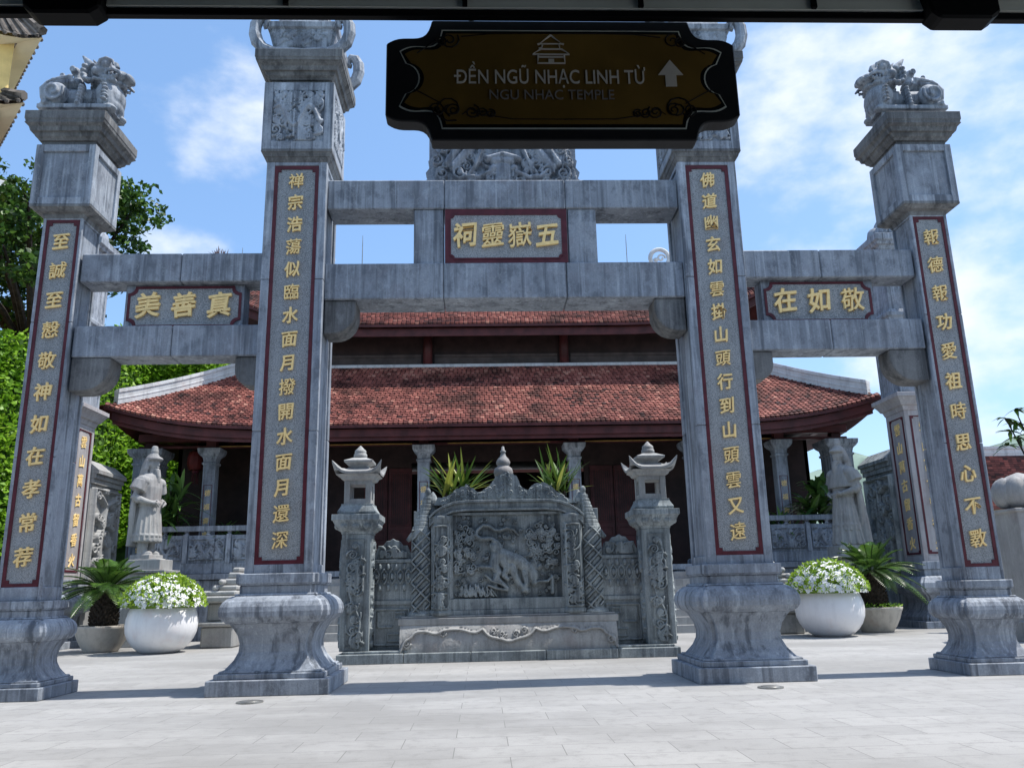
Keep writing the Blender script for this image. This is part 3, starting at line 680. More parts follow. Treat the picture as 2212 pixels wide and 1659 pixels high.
# lanterns on the plinth ends
lan = thing('stone_lantern', 'grey stone lantern pillar left of the carved screen', 'stone lantern', (-2.165,3.46,.17), 0, 'stone lantern pillars flanking the screen')
m = MB(); m.sq([(0,.212),(1.65,.212)]); obj('shaft', m, 'stone2', lan, bevel=.008)
for k in range(4):
    G = [([(0.02*math.sin(9*t)+.06*math.sin(4.5*t*2), .1+t*1.35) for t in np.linspace(0, 1, 30)], .016), ([(-.12,.04),(.12,.04),(.12,1.54),(-.12,1.54),(-.12,.04)], .009)]+curls(.24, 1.5, 26, 50+k, .035, .06, .015)
    rm = relief(.30, 1.58, G, .010, .055, .003, seed=k); a = k*PI/2; m = MB()
    m.mesh(rm, lambda p: (p[0]*math.cos(a)-(p[1]-.2125)*math.sin(a), p[0]*math.sin(a)+(p[1]-.2125)*math.cos(a), .03+p[2])); obj('vine_relief', m, 'stone2', lan, smooth=True)
m = MB(); m.sq([(1.65,.22),(1.68,.225),(1.70,.26),(1.76,.30),(1.82,.325),(1.84,.335),(1.845,.35),(1.93,.35)]); m.sq([(1.93,.27),(1.97,.285),(2.03,.25),(2.07,.23),(2.09,.235)])
for k in range(4):
    a = k*PI/2
    for j in (-1, 0, 1): m.ell((math.cos(a)*.285-math.sin(a)*j*.17, math.sin(a)*.285+math.cos(a)*j*.17, 1.765), (.05 if k % 2 == 0 else .07, .07 if k % 2 == 0 else .05, .05), 8, 6)
obj('capital', m, 'stone2', lan, bevel=.004)
m = MB()
for sx in (-1, 1):
    for sy in (-1, 1): x = sorted((sx*.20, sx*.115)); y = sorted((sy*.20, sy*.115)); m.box(x[0], x[1], y[0], y[1], 2.09, 2.44)
m.box(-.19,.19,-.19,.19,2.09,2.17); m.box(-.19,.19,-.19,.19,2.38,2.45); obj('light_chamber', m, 'stone_lt', lan, bevel=.006)
m = MB(); m.sq([(2.44,.20),(2.46,.24),(2.50,.26),(2.53,.31)])
n = 12
secs = []
for zc, hh, fl in ((2.53,.33,.15),(2.565,.335,.17),(2.59,.25,.04),(2.62,.17,0),(2.65,.13,0)):
    ring = []
    for side in range(4):
        for i in range(n):
            t = -1+2*i/n; a = side*PI/2; u, v = t*hh, -hh
            k = abs(t)**5; u *= 1+.10*k; v *= 1+.10*k
            ring.append((u*math.cos(a)-v*math.sin(a), u*math.sin(a)+v*math.cos(a), zc+fl*k))
    secs.append(ring)
m.loft(secs); 
m.sq([(2.65,.12),(2.68,.13),(2.72,.21),(2.75,.215),(2.78,.14),(2.80,.10)])
obj('roof', m, 'stone_lt', lan, bevel=.003)
m = MB(); m.lathe([(2.80,.08),(2.82,.105),(2.86,.10),(2.88,.085),(2.89,.09),(2.92,.085),(2.95,.05),(2.975,.03),(3.0,.004)], 0, 0, 14); obj('finial', m, 'stone_lt', lan, smooth=True)
dup(lan, (2.275,3.46,.17), 0, 'grey stone lantern pillar right of the carved screen')

# ------------------------------------------------------------------ incense burner pavilion and plants behind the screen
inc = thing('incense_burner', 'pale stone incense burner with gourd finial rising behind the screen crest', 'incense burner', (.065,5.0,0))
m = MB(); m.sq([(0,.55),(.3,.55),(.32,.45),(.6,.4),(1.2,.42),(1.25,.5),(1.35,.5)]); obj('body', m, 'stone_lt', inc, bevel=.01)
m = MB(); m.lathe([(1.35,.4),(1.5,.5),(1.8,.52),(2.1,.45),(2.3,.42)], 0, 0, 24); obj('bowl', m, 'stone_lt', inc, smooth=True)
m = MB(); m.lathe([(2.3,.5),(2.42,.50),(2.48,.58),(2.53,.56),(2.60,.40),(2.70,.26),(2.80,.17),(2.86,.14)], 0, 0, 26); obj('roof', m, 'statue', inc, smooth=True)
m = MB(); m.lathe([(2.83,.11),(2.87,.155),(2.94,.168),(3.0,.15),(3.04,.10),(3.05,.095),(3.07,.115),(3.11,.122),(3.16,.10),(3.21,.055),(3.27,.035),(3.285,.05),(3.305,.05),(3.32,.03),(3.38,.022),(3.39,.003)], 0, 0, 20); obj('gourd_finial', m, 'statue', inc, smooth=True)

def blade(m, base, d, L, w, droop, tone, seg=5):
    """one arching strap leaf"""
    base = Vector(base); d = Vector(d).normalized(); side = d.cross(Vector((0,0,1)))
    if side.length < .05: side = Vector((1,0,0))
    side.normalize(); up = side.cross(d).normalized(); Pts = []
    for i in range(seg+1):
        t = i/seg; p = base+d*(L*t)+Vector((0,0,-droop*L*t*t)); ww = w*(1-t)**.7*(.55+.9*min(1, t*3)) if i < seg else .001
        Pts.append([p-side*ww-up*(-.25*ww), p, p+side*ww+up*.25*ww])
    m.grid(Pts, max(.01, tone))
def spiky(name, x, y, z, label, seed, n=42, L=.78):
    q = random.Random(seed); t = thing(name, label, 'plant', (x,y,z), 0, 'spiky plants behind the screen')
    m = MB()
    for cx_, cy_ in ((-.16,0),(.14,.05),(.0,-.06)):
        for k in range(n//3):
            a = q.uniform(0, 2*PI); e = q.uniform(.35, 1.45); L_ = L*q.uniform(.75,1.15)
            blade(m, (cx_+q.uniform(-.04,.04), cy_, q.uniform(0,.12)), (math.cos(a)*math.cos(e), .6*math.sin(a)*math.cos(e), math.sin(e)), L_, .030, q.uniform(.05,.3), q.random())
    obj('blades', m, 'blade', t)
    m = MB(); 
    for cx_, cy_ in ((-.16,0),(.14,.05),(.0,-.06)): m.tube([(cx_,cy_,-.9),(cx_,cy_,.1)], .03)
    obj('stem', m, 'bark', t)
for x, lab, sd in ((-.75, 'spiky green striped plant behind the screen, left of the gourd finial', 5), (.93, 'spiky green striped plant behind the screen, right of the gourd finial', 8)):
    spiky('spiky_plant', x, 4.6, 2.46, lab, sd)
    p = thing('plant_tub', lab.replace('spiky green striped plant', 'round stone tub'), 'tub', (x,4.6,0), 0, 'stone tubs behind the screen')
    m = MB(); m.lathe([(0,.28),(.05,.3),(.9,.34),(1.4,.42),(1.52,.44),(1.54,.40),(1.5,.36)], 0, 0, 20); obj('tub_body', m, 'stone_lt', p, smooth=True)
    m = MB(); m.lathe([(1.48,.38),(1.505,.37)], 0, 0, 16); obj('soil', m, 'soil', p)

# ------------------------------------------------------------------ white planters and cycads
def flower_dome(x, y, label, seed):
    q = random.Random(seed); t = thing('flowering_plant', label, 'plant', (x,y,.79), 0, 'white flowering plants in the round planters')
    m = MB(); ml = MB()
    for k in range(2300):
        a = q.uniform(0, 2*PI); ct = q.random()**.75; th = math.acos(1-ct*1.0); r_ = .675*q.uniform(.92,1.06); s_ = math.sin(th)
        p = Vector((r_*s_*math.cos(a), r_*s_*math.sin(a), .02+.56*math.cos(th)*q.uniform(.92,1.05)))
        nrm = Vector((p.x, p.y, p.z*1.3+.15)).normalized()
        d = (nrm+Vector((q.uniform(-1,1), q.uniform(-1,1), q.uniform(-.8,.8)))*.8).normalized(); L = q.uniform(.05,.085); sd = d.cross(nrm).normalized()*L*.33
        ml.add([p, p+d*L*.5+sd, p+d*L, p+d*L*.5-sd], [(0,1,2),(0,2,3)], max(.01, q.random()))
    for k in range(760):
        a = q.uniform(0, 2*PI); th = math.acos(1-q.random()**.62); r_ = .695; s_ = math.sin(th)
        p = Vector((r_*s_*math.cos(a), r_*s_*math.sin(a), .02+.58*math.cos(th))); nrm = Vector((p.x, p.y, p.z*1.4+.1)).normalized()
        if math.sin(p.x*9+seed)*math.sin(p.y*9)+math.sin(p.z*14+p.x*5) > 1.05 or (p.z > .46 and q.random() < .45): continue
        u = nrm.orthogonal().normalized(); v = nrm.cross(u); R_2 = q.uniform(.032,.052)
        for j in range(5):
            b0 = 2*PI*j/5+q.random()*.4; w0 = (u*math.cos(b0)+v*math.sin(b0)); w1 = (u*math.cos(b0+.55)+v*math.sin(b0+.55)); w2 = (u*math.cos(b0-.55)+v*math.sin(b0-.55))
            m.add([p, p+w1*R_2*.75+nrm*.012, p+w0*R_2*1.15+nrm*.006, p+w2*R_2*.75+nrm*.012], [(0,1,2,3)])
    mi = MB(); mi.lathe([(-.05,.5),(.05,.62),(.2,.57),(.35,.42),(.44,.2),(.46,.02)], 0, 0, 18); ml.add(mi.v, mi.f, .12)
    obj('leaves', ml, 'flowerleaf', t); obj('flowers', m, 'petal', t)
def planter(x, y, label):
    t = thing('round_planter', label, 'planter', (x,y,0), 0, 'white spherical planters')
    m = MB(); m.lathe([(0,.27),(.012,.31),(.06,.40),(.14,.49),(.24,.56),(.36,.608),(.48,.622),(.60,.612),(.70,.585),(.78,.55),(.80,.535),(.795,.51),(.70,.49)], 0, 0, 40); obj('pot_body', m, 'white', t, smooth=True)
    m = MB(); m.lathe([(.69,.47),(.72,.46)], 0, 0, 24); obj('soil', m, 'soil', t)
planter(-6.16, 6.68, 'glossy white round planter left of the gate, below the flowers'); planter(6.20, 6.68, 'glossy white round planter right of the gate, below the flowers')
flower_dome(-6.16, 6.68, 'dome of white flowers in the white planter left of the gate', 1); flower_dome(6.20, 6.68, 'dome of white flowers in the white planter right of the gate', 2)

def cycad(x, y, label, seed, trunk_lab=None):
    q = random.Random(seed); t = thing('cycad', label, 'plant', (x,y,.42), 0, 'cycads in stone bowls')
    m = MB()
    for k in range(58):
        a = 2*PI*k*.382+q.uniform(-.1,.1); e = R(q.uniform(12, 78)) if k < 46 else R(q.uniform(-18, 12)); L = q.uniform(.88,1.12)
        d = Vector((math.cos(a)*math.cos(e), math.sin(a)*math.cos(e), math.sin(e))); side = d.cross(Vector((0,0,1))).normalized(); up = side.cross(d)
        base = Vector((math.cos(a)*.08, math.sin(a)*.08, .74)); n = 26; droop = q.uniform(.30,.52)
        pr = []
        for i in range(n+1):
            u = i/n; pr.append(base+d*(L*u)+Vector((0,0,-droop*L*u*u)))
        m.tube(pr[::3]+[pr[-1]], [.010]*len(pr[::3])+[.003], 4)
        tn = q.random()*.6+.2
        for i in range(4, n):
            u = i/n; ll = .19*math.sin(PI*min(1, .18+u*.86))**.7; tg = (pr[i+1]-pr[i-1]).normalized()
            for s in (-1, 1):
                dd = (side*s*.86+tg*.5+up*.26).normalized(); wv = tg*.010
                m.add([pr[i]-wv, pr[i]+wv, pr[i]+dd*ll*.6+wv*.8-Vector((0,0,.01)), pr[i]+dd*ll-Vector((0,0,.025)), pr[i]+dd*ll*.6-wv*.8-Vector((0,0,.01))], [(0,1,2,3,4)], min(1, max(.02, tn+q.uniform(-.2,.2))))
    obj('fronds', m, 'palm', t)
    m = MB(); m.lathe([(0,.20),(.1,.24),(.3,.22),(.5,.19),(.68,.21),(.74,.12),(.76,.02)], 0, 0, 16)
    for k in range(190):
        a = k*2.4; z = .03+.68*k/190; r_ = .20+.02*math.sin(z*9)
        c0 = Vector((r_*math.cos(a), r_*math.sin(a), z)); dd = Vector((math.cos(a), math.sin(a), .75)).normalized()
        m.tube([c0-dd*.02, c0+dd*.065], [.028,.012], 5)
    obj('trunk', m, 'bark', t)
def bowl(x, y, label, green):
    t = thing('stone_bowl', label, 'planter', (x,y,0), 0, 'pale stone bowls under the cycads')
    m = MB(); m.lathe([(0,.29),(.03,.31),(.12,.37),(.26,.44),(.38,.48),(.42,.50),(.47,.515),(.48,.50),(.44,.47),(.40,.45)], 0, 0, 32); obj('bowl_body', m, 'bowl', t, smooth=True)
    m = MB(); m.lathe([(.41,.46),(.43,.44)], 0, 0, 20); obj('soil', m, 'soil', t)
    return t
bowl(-7.50, 7.35, 'pale stone bowl under the left cycad', 0); bowl(7.53, 7.65, 'pale stone bowl under the right cycad', 1)
cycad(-7.50, 7.35, 'dark green cycad with upright fronds in the left stone bowl', 3); cycad(7.53, 7.65, 'dark green cycad with arching fronds in the right stone bowl', 4)
for x, y, lab in ((7.53, 7.65, 'low light green ground plant at the foot of the right cycad'),):
    m = MB(); q = random.Random(3)
    for k in range(260):
        a = q.uniform(0, 2*PI); r_ = q.uniform(.2,.5); p = Vector((r_*math.cos(a), r_*math.sin(a), .02+q.uniform(0,.08))); d = Vector((q.uniform(-1,1), q.uniform(-1,1), q.uniform(0,1))).normalized(); sd = d.orthogonal().normalized()*.016
        m.add([p, p+d*.03+sd, p+d*.065, p+d*.03-sd], [(0,1,2,3)], q.random()*.9+.1)
    tag(obj('ground_cover', m, 'ivy', loc=(x,y,.43)), lab, 'plant')
# ------------------------------------------------------------------ the temple
TX, TY = .15, 10.4
tmp = thing('temple', 'two tiered temple hall with red clay tile roofs and stone columns', 'temple', (TX,TY,0))
FL = 1.46
m = MB(); m.box(-8.85,8.85,0,.30,0,FL-.14); m.box(-9.1,9.1,.301,11,0,FL-.01); m.box(-8.87,8.87,-.06,.9,FL-.13,FL); 
for k in range(-8, 9):
    if abs(k) > 4: m.box(k-.10, k+.10, -.03, .05, 0, FL-.14)
obj('podium', m, 'stone', tmp, bevel=.008)
m = MB(); n = 9
for k in range(n): z = (FL-.02)*(n-k)/(n+.0); m.box(-5.15, 5.15, -.02-.20*(k+1)+.0, -.02-.20*k-.001, 0, z-(FL-.02)/n+.002)
obj('steps', m, 'stone_lt', tmp, bevel=.006)
# railings
for s_ in (-1, 1):
    Pn = thing_part('railing', tmp)
    x0, x1 = sorted((s_*5.35, s_*8.3))
    m = MB(); m.box(x0, x1, .05, .19, 2.43, 2.55); m.box(x0, x1, .05, .2, FL+.01, 1.70)
    npan = 3; pw = (x1-x0)/npan
    for k in range(npan+1): m.box(x0+k*pw-.05, x0+k*pw+.05, .04, .20, 1.70, 2.36)
    for k in range(npan): m.box(x0+k*pw+.05, x0+(k+1)*pw-.05, .09, .17, 1.70, 2.34)
    for k in range(npan*2+1):
        m.lathe([(0,.055),(.02,.06),(.045,.03),(.075,.06),(.095,.055)], x0+k*pw/2, .12, 10, 2.34)
    obj('rail_frame', m, 'stone', Pn, bevel=.005)
    for k in range(npan):
        w_ = pw-.16; rm = relief(w_, .5, dragon(w_, .5, 20+k+s_, .045)+curls(w_, .5, 16, 60+k+s_, .05, .08, .02)+[([(-w_/2+.02,.02),(w_/2-.02,.02),(w_/2-.02,.48),(-w_/2+.02,.48),(-w_/2+.02,.02)], .016)], .016, .06, .003)
        m = MB(); m.mesh(rm, lambda p: (x0+(k+.5)*pw+p[0], p[1]+.088, 1.77+p[2])); obj('rail_relief', m, 'stone', Pn, smooth=True)
# columns
CY = 1.13
COLX = [-8.75,-7.19,-4.9,-1.9,1.9,4.9,7.19,8.75]
for i, cx in enumerate(COLX):
    Pn = thing_part('column', tmp)
    big = i in (0, 7); h = .30 if big else .15; cyy = CY+(.15 if big else 0)
    m = MB(); m.box(cx-h, cx+h, cyy-h, cyy+h, FL+.1, 4.15); m.sq([(FL,h+.07),(FL+.12,h+.07),(FL+.16,h+.02)], cx, cyy)
    m.sq([(4.12,h+.02),(4.15,h+.03),(4.18,h+.03),(4.19,h),(4.3,h+.02),(4.36,h+.08),(4.42,h+.12),(4.50,h+.13),(4.53,h+.13)], cx, cyy); obj('stone_shaft', m, 'stone', Pn, bevel=.006)
    m = MB(); m.box(cx-.12, cx+.12, cyy-.12, cyy+.12, 4.53, 5.45); obj('timber_post', m, 'wood', Pn)
    m = MB(); x0, x1, z0, z1, y = cx-h+.045, cx+h-.045, 1.85, 3.62, cyy-h; t_ = .014
    m.box(x0, x0+t_, y-.006, y, z0, z1); m.box(x1-t_, x1, y-.006, y, z0, z1); m.box(x0+t_, x1-t_, y-.006, y, z0, z0+t_); m.box(x0+t_, x1-t_, y-.006, y, z1-t_, z1); obj('panel_border', m, 'maroon', Pn)
    for k, ch in enumerate('德福壽康寧'): m = MB(); hanzi(m, ch, cx, 3.42-.34*k, y-.001, .15, .01, .01); obj('gold_character', m, 'gold', Pn)
# walls, doors, beams
WY = 2.75
m = MB(); m.box(-8.6,-2.35,WY,WY+.1,FL,4.9); m.box(2.35,8.6,WY,WY+.1,FL,4.9); m.box(-2.35,2.35,WY,WY+.1,4.35,4.9); m.box(-8.6,-8.5,WY,9,FL,4.9); m.box(8.5,8.6,WY,9,FL,4.9); m.box(-8.6,8.6,9,9.1,FL,4.9)
obj('timber_wall', m, 'wood_dk', tmp)
m = MB(); m.box(-8.6,8.6,.6,9.1,5.02,5.08); obj('ceiling', m, 'wood_dk', tmp)
for x in (-6.6,-5.9,-3.6,-2.95,2.5,3.15,5.4,6.2):
    D = thing_part('door', tmp)
    m = MB(); m.box(x, x+.62, WY-.05, WY-.002, FL+.05, 4.2)
    for a, b_ in ((FL+.15,2.2),(2.3,2.55),(2.65,4.1)):
        for q0, q1 in ((x+.04,x+.08),(x+.54,x+.58)): m.box(q0, q1, WY-.075, WY-.051, a, b_)
        m.box(x+.08, x+.54, WY-.075, WY-.051, a, a+.035); m.box(x+.08, x+.54, WY-.075, WY-.051, b_-.035, b_)
    obj('leaf', m, 'wood', D, bevel=.004)
    m = MB()
    for k in range(7): m.box(x+.12+k*.06, x+.135+k*.06, WY-.068, WY-.052, 2.7, 4.05)
    obj('lattice', m, 'wood_dk', D)
m = MB(); m.box(-9.0,9.0,CY-.1,CY+.12,4.72,4.92); m.box(-9.0,9.0,CY-.05,CY+.08,4.56,4.62)
for cx in COLX: m.box(cx-.08, cx+.08, .05, 2.7, 4.93, 5.08)
obj('architrave', m, 'wood', tmp, bevel=.01)
m = MB(); 
for a, b_ in ((-7.0,-5.1),(-4.7,-2.2),(-1.3,1.3),(2.2,4.7),(5.1,7.0)): m.box(a, b_, CY-.062, CY-.051, 4.575, 4.60); m.box(a, b_, CY-.112, CY-.101, 4.735, 4.748)
obj('gold_trim', m, 'old_gold', tmp)

def roof_tier(x_e, x_t, y0, run, z_e, z_t, flare, w, r_, depth, y_back, gable=False):
    """front + side slopes: returns tiles mesh, soffit mesh, and the hip curve"""
    tiles, und = MB(), MB()
    fl = lambda s: flare*max(0, 1-s/4.2)**2.6
    def front(x, t):
        xe = x_e-(x_e-x_t)*t; ze = z_e+fl(max(0, xe-abs(x)))*(1-t)**1.0
        zz = ze+(z_t-z_e)*(t*.88+.12*t*t)-(ze-z_e)*t*.2
        return Vector((x, y0+run*t-.25*fl(max(0, xe-abs(x)))*(1-t), zz))
    hipc = [front(x_e-(x_e-x_t)*t, t) for t in np.linspace(0, 1, 17)]
    nrow = int(math.hypot(run, z_t-z_e)/r_); q = random.Random(5)
    def tile(p, ex, es, nn, tone):
        a = w*.44; L = r_*1.75
        P = [(-a,L,.006),(-a,.34*r_,.036),(-a*.5,0,.046),(a*.5,0,.046),(a,.34*r_,.036),(a,L,.006)]
        top = [p+ex*u+es*v+nn*h for u, v, h in P]; bot = [p+ex*P[i][0]+es*P[i][1]-nn*.004 for i in (1,2,3,4)]
        tiles.add(top+bot, [(5,4,3,2,1,0),(1,2,7,6),(2,3,8,7),(3,4,9,8)], tone)
    for k in range(nrow):
        t = k/nrow; xe = x_e-(x_e-x_t)*t; nx = int(2*xe/w)
        for i in range(nx):
            x = -xe+(i+.5+(.5 if k % 2 else 0))*2*xe/nx
            if abs(x) > xe-.02: continue
            p = front(x, t); ex = (front(x+.05, t)-front(x-.05, t)).normalized(); es = (front(x, min(1, t+.02))-p)
            es = es.normalized() if es.length > 0 else Vector((0,.7,.7)); nn = ex.cross(es).normalized()
            big = math.sin(x*1.3+2*math.sin(t*5))+math.sin(x*.5+t*9)
            tone = min(1, max(.02, q.gauss(.48+.07*big, .20)+(.2 if q.random() < .04 else 0)+(.12 if t > .82 else 0)))
            p2 = p+Vector((q.uniform(-.004,.004), 0, q.uniform(-.003,.006)))
            tile(p2, ex, es, nn, tone)
    ns = 40
    def sheet(fn, off):
        return [[fn(i, j)-Vector((0,0,off)) for j in range(9)] for i in range(ns+1)]
    F = lambda i, j: front(-(x_e-(x_e-x_t)*j/8)+2*(x_e-(x_e-x_t)*j/8)*i/ns, j/8)
    top, bot = sheet(F, .005), sheet(F, .075)
    tiles.grid(top, .03); und.grid([r[::-1] for r in bot])  # dark tone of the top sheet paints the shade in the tile gaps
    und.grid([[top[i][0], bot[i][0]] for i in range(ns+1)])
    for s in (-1, 1):
        def side(i, j):
            t = j/8; xe = x_e-(x_e-x_t)*t; ys = y0+run*t; ye = y_back-run*t
            yy = ys+(ye-ys)*i/ns; f = fl(yy-ys)*(1-t)
            return Vector((s*(xe+.25*f), yy-(.25*fl(0)*(1-t) if i == 0 else 0), z_e+f+(z_t-z_e)*(t*.88+.12*t*t)-f*t*.2))
        A, B = sheet(side, .005), sheet(side, .075)
        tiles.grid(A if s > 0 else A[::-1], .45); und.grid([r[::-1] for r in B] if s > 0 else B); und.grid([[A[i][0], B[i][0]] for i in range(ns+1)])
    bk = [[Vector((-(x_e-(x_e-x_t)*j/8)+2*(x_e-(x_e-x_t)*j/8)*i/ns, y_back-run*j/8, z_e+(z_t-z_e)*(j/8*.88+.12*(j/8)**2))) for j in range(9)] for i in range(ns+1)]
    tiles.grid(bk[::-1], .45)
    return tiles, und, hipc, front
def ridge_bar(m, pts, w, h, cap=.04):
    """upright bar following a curve, with a wider cap"""
    pts = [Vector(p) for p in pts]
    for (a, b_, ww) in ((-.05, h*.72, w), (h*.72, h, w+cap), (h*.22, h*.34, w+.02)):
        secs = []
        for i, p in enumerate(pts):
            t = (pts[min(i+1, len(pts)-1)]-pts[max(i-1, 0)]); t.z = 0; t.normalize(); sd = Vector((-t.y, t.x, 0))*ww/2
            secs.append([p-sd+Vector((0,0,a)), p+sd+Vector((0,0,a)), p+sd+Vector((0,0,b_)), p-sd+Vector((0,0,b_))])
        m.loft(secs)
T1, U1, H1, F1 = roof_tier(9.30, 6.75, -.22, 2.62, 4.84, 6.93, .52, .118, .105, 0, 10.6)
RF = thing_part('lower_roof', tmp)
obj('roof_tiles', T1, 'tile', RF); obj('soffit', U1, 'wood', RF)
for s_ in (-1, 1):
    m = MB(); pts = [Vector((s_*(p.x-.02), p.y+.03, p.z+.02)) for p in H1]
    ridge_bar(m, pts[1:], .22, .33); obj('hip_ridge', m, 'ridge', RF, bevel=.006)
m = MB(); pts = [(x, -.12-.25*.52*max(0,1-(9.3-abs(x))/4.2)**2.6+.02, 4.84+.52*max(0,1-(9.3-abs(x))/4.2)**2.6) for x in np.linspace(-9.15,9.15,60)]
for y0, a, b_ in ((0,-.27,-.085),(.06,-.36,-.25)):
    secs = [[(x, y+y0, z+a),(x, y+y0+.045, z+a),(x, y+y0+.045, z+b_),(x, y+y0, z+b_)] for x, y, z in pts]; m.loft(secs)
obj('eave_board', m, 'wood', RF)
m = MB(); m.box(-6.8,6.8,2.34,2.48,6.93,7.02); obj('flashing', m, 'ridge', RF, bevel=.01)
# clerestory
m = MB(); m.box(-6.6,6.6,2.62,2.72,6.6,7.95); m.box(-6.6,-6.5,2.72,8,6.6,8.0); m.box(6.5,6.6,2.72,8,6.6,8.0); obj('clerestory_wall', m, 'wood_dk', tmp)
for x in (-5.6,-1.9,1.9,5.6):
    m = MB(); m.lathe([(7.0,.13),(8.2,.12)], x, 2.5, 14); obj('clerestory_post', m, 'wood', tmp, smooth=True)
m = MB()
M_['board'] = plain('grey_brown_board', (.075,.055,.048), .6, 0, .3, 3)
for a, b_ in ((-5.4,-2.08),(-1.72,1.72),(2.08,5.4)):
    m = MB(); m.box(a, b_, 2.585, 2.63, 7.04, 7.28); m.box(a, b_, 2.56, 2.60, 7.275, 7.36); obj('clerestory_panel', m, 'board', tmp, bevel=.006)
T2, U2, H2, F2 = roof_tier(7.40, 5.35, 1.5, 3.3, 7.90, 10.62, .92, .118, .105, 0, 8.2)
RU = thing_part('upper_roof', tmp)
obj('roof_tiles', T2, 'tile', RU); obj('soffit', U2, 'wood', RU)
for s_ in (-1, 1):
    m = MB(); ridge_bar(m, [Vector((s_*(p.x-.02), p.y+.03, p.z+.02)) for p in H2][1:], .2, .26); obj('hip_ridge', m, 'ridge', RU, bevel=.006)
m = MB(); pts = [(x, 1.62-.25*.92*max(0,1-(7.4-abs(x))/4.2)**2.6, 7.90+.92*max(0,1-(7.4-abs(x))/4.2)**2.6) for x in np.linspace(-7.25,7.25,50)]
secs = [[(x, y, z-.30),(x, y+.045, z-.30),(x, y+.045, z-.085),(x, y, z-.085)] for x, y, z in pts]; m.loft(secs); obj('eave_board', m, 'wood', RU)
m = MB(); ridge_bar(m, [(x, 4.8, 10.55) for x in np.linspace(-5.4,5.4,9)], .24, .30); obj('main_ridge', m, 'ridge', RU, bevel=.006)
for s_ in (-1, 1):
    m = MB(); c0 = Vector((s_*5.33, 4.8, 11.12))
    m.tube([c0+Vector((.30*math.cos(a), 0, .30*math.sin(a))) for a in np.linspace(-1.2, 4.9, 26)], [.07]*20+[.065,.06,.055,.05,.04,.02], 8)
    m.tube([c0+Vector((s_*.05+.14*math.cos(a)*(1-a/9), 0, .14*math.sin(a)*(1-a/9))) for a in np.linspace(0, 7, 18)], .035, 6); m.ell(c0+Vector((-s_*.12,0,-.05)), (.09,.07,.07))
    obj('ridge_dragon', m, 'ridge', RU, smooth=True)
for x, y, z0, z1, lab in ((-4.12,4.8,10.85,11.95,'thin lightning rod left of the gate plaque'), (4.28,4.8,10.85,11.95,'thin lightning rod right of the gate plaque'), (-7.0,1.95,8.6,10.32,'thin lightning rod above the left crossbeam')):
    m = MB(); m.tube([(0,0,0),(0,0,(z1-z0)*.7),(0,0,z1-z0)], [.014,.012,.006], 6); m.lathe([(0,.05),(.04,.04),(.05,.015)], 0, 0, 8)
    tag(obj('lightning_rod', m, 'lamp_metal', loc=(TX+x,TY+y,z0)), lab, 'lightning rod', 'lightning rods on the temple roof')

# hanging silk lantern under the eave
t = thing('hanging_lantern', 'dark red silk lantern hanging beside a temple column', 'lantern', (-7.50,11.75,4.02))
m = MB(); m.lathe([(0,.10),(.03,.17),(.15,.21),(.35,.21),(.47,.17),(.50,.10)], 0, 0, 12); obj('shade', m, 'lantern_red', t)
m = MB(); m.lathe([(.50,.12),(.54,.06),(.56,.02)], 0, 0, 10); m.tube([(0,0,.55),(0,0,1.3)], .008, 5); m.lathe([(-.05,.08),(0,.1)], 0, 0, 10)
for k in range(8): a = k*PI/4; m.tube([(.07*math.cos(a), .07*math.sin(a), -.04),(.08*math.cos(a), .08*math.sin(a), -.32)], .012, 4)
obj('cap_and_tassels', m, 'maroon', t)

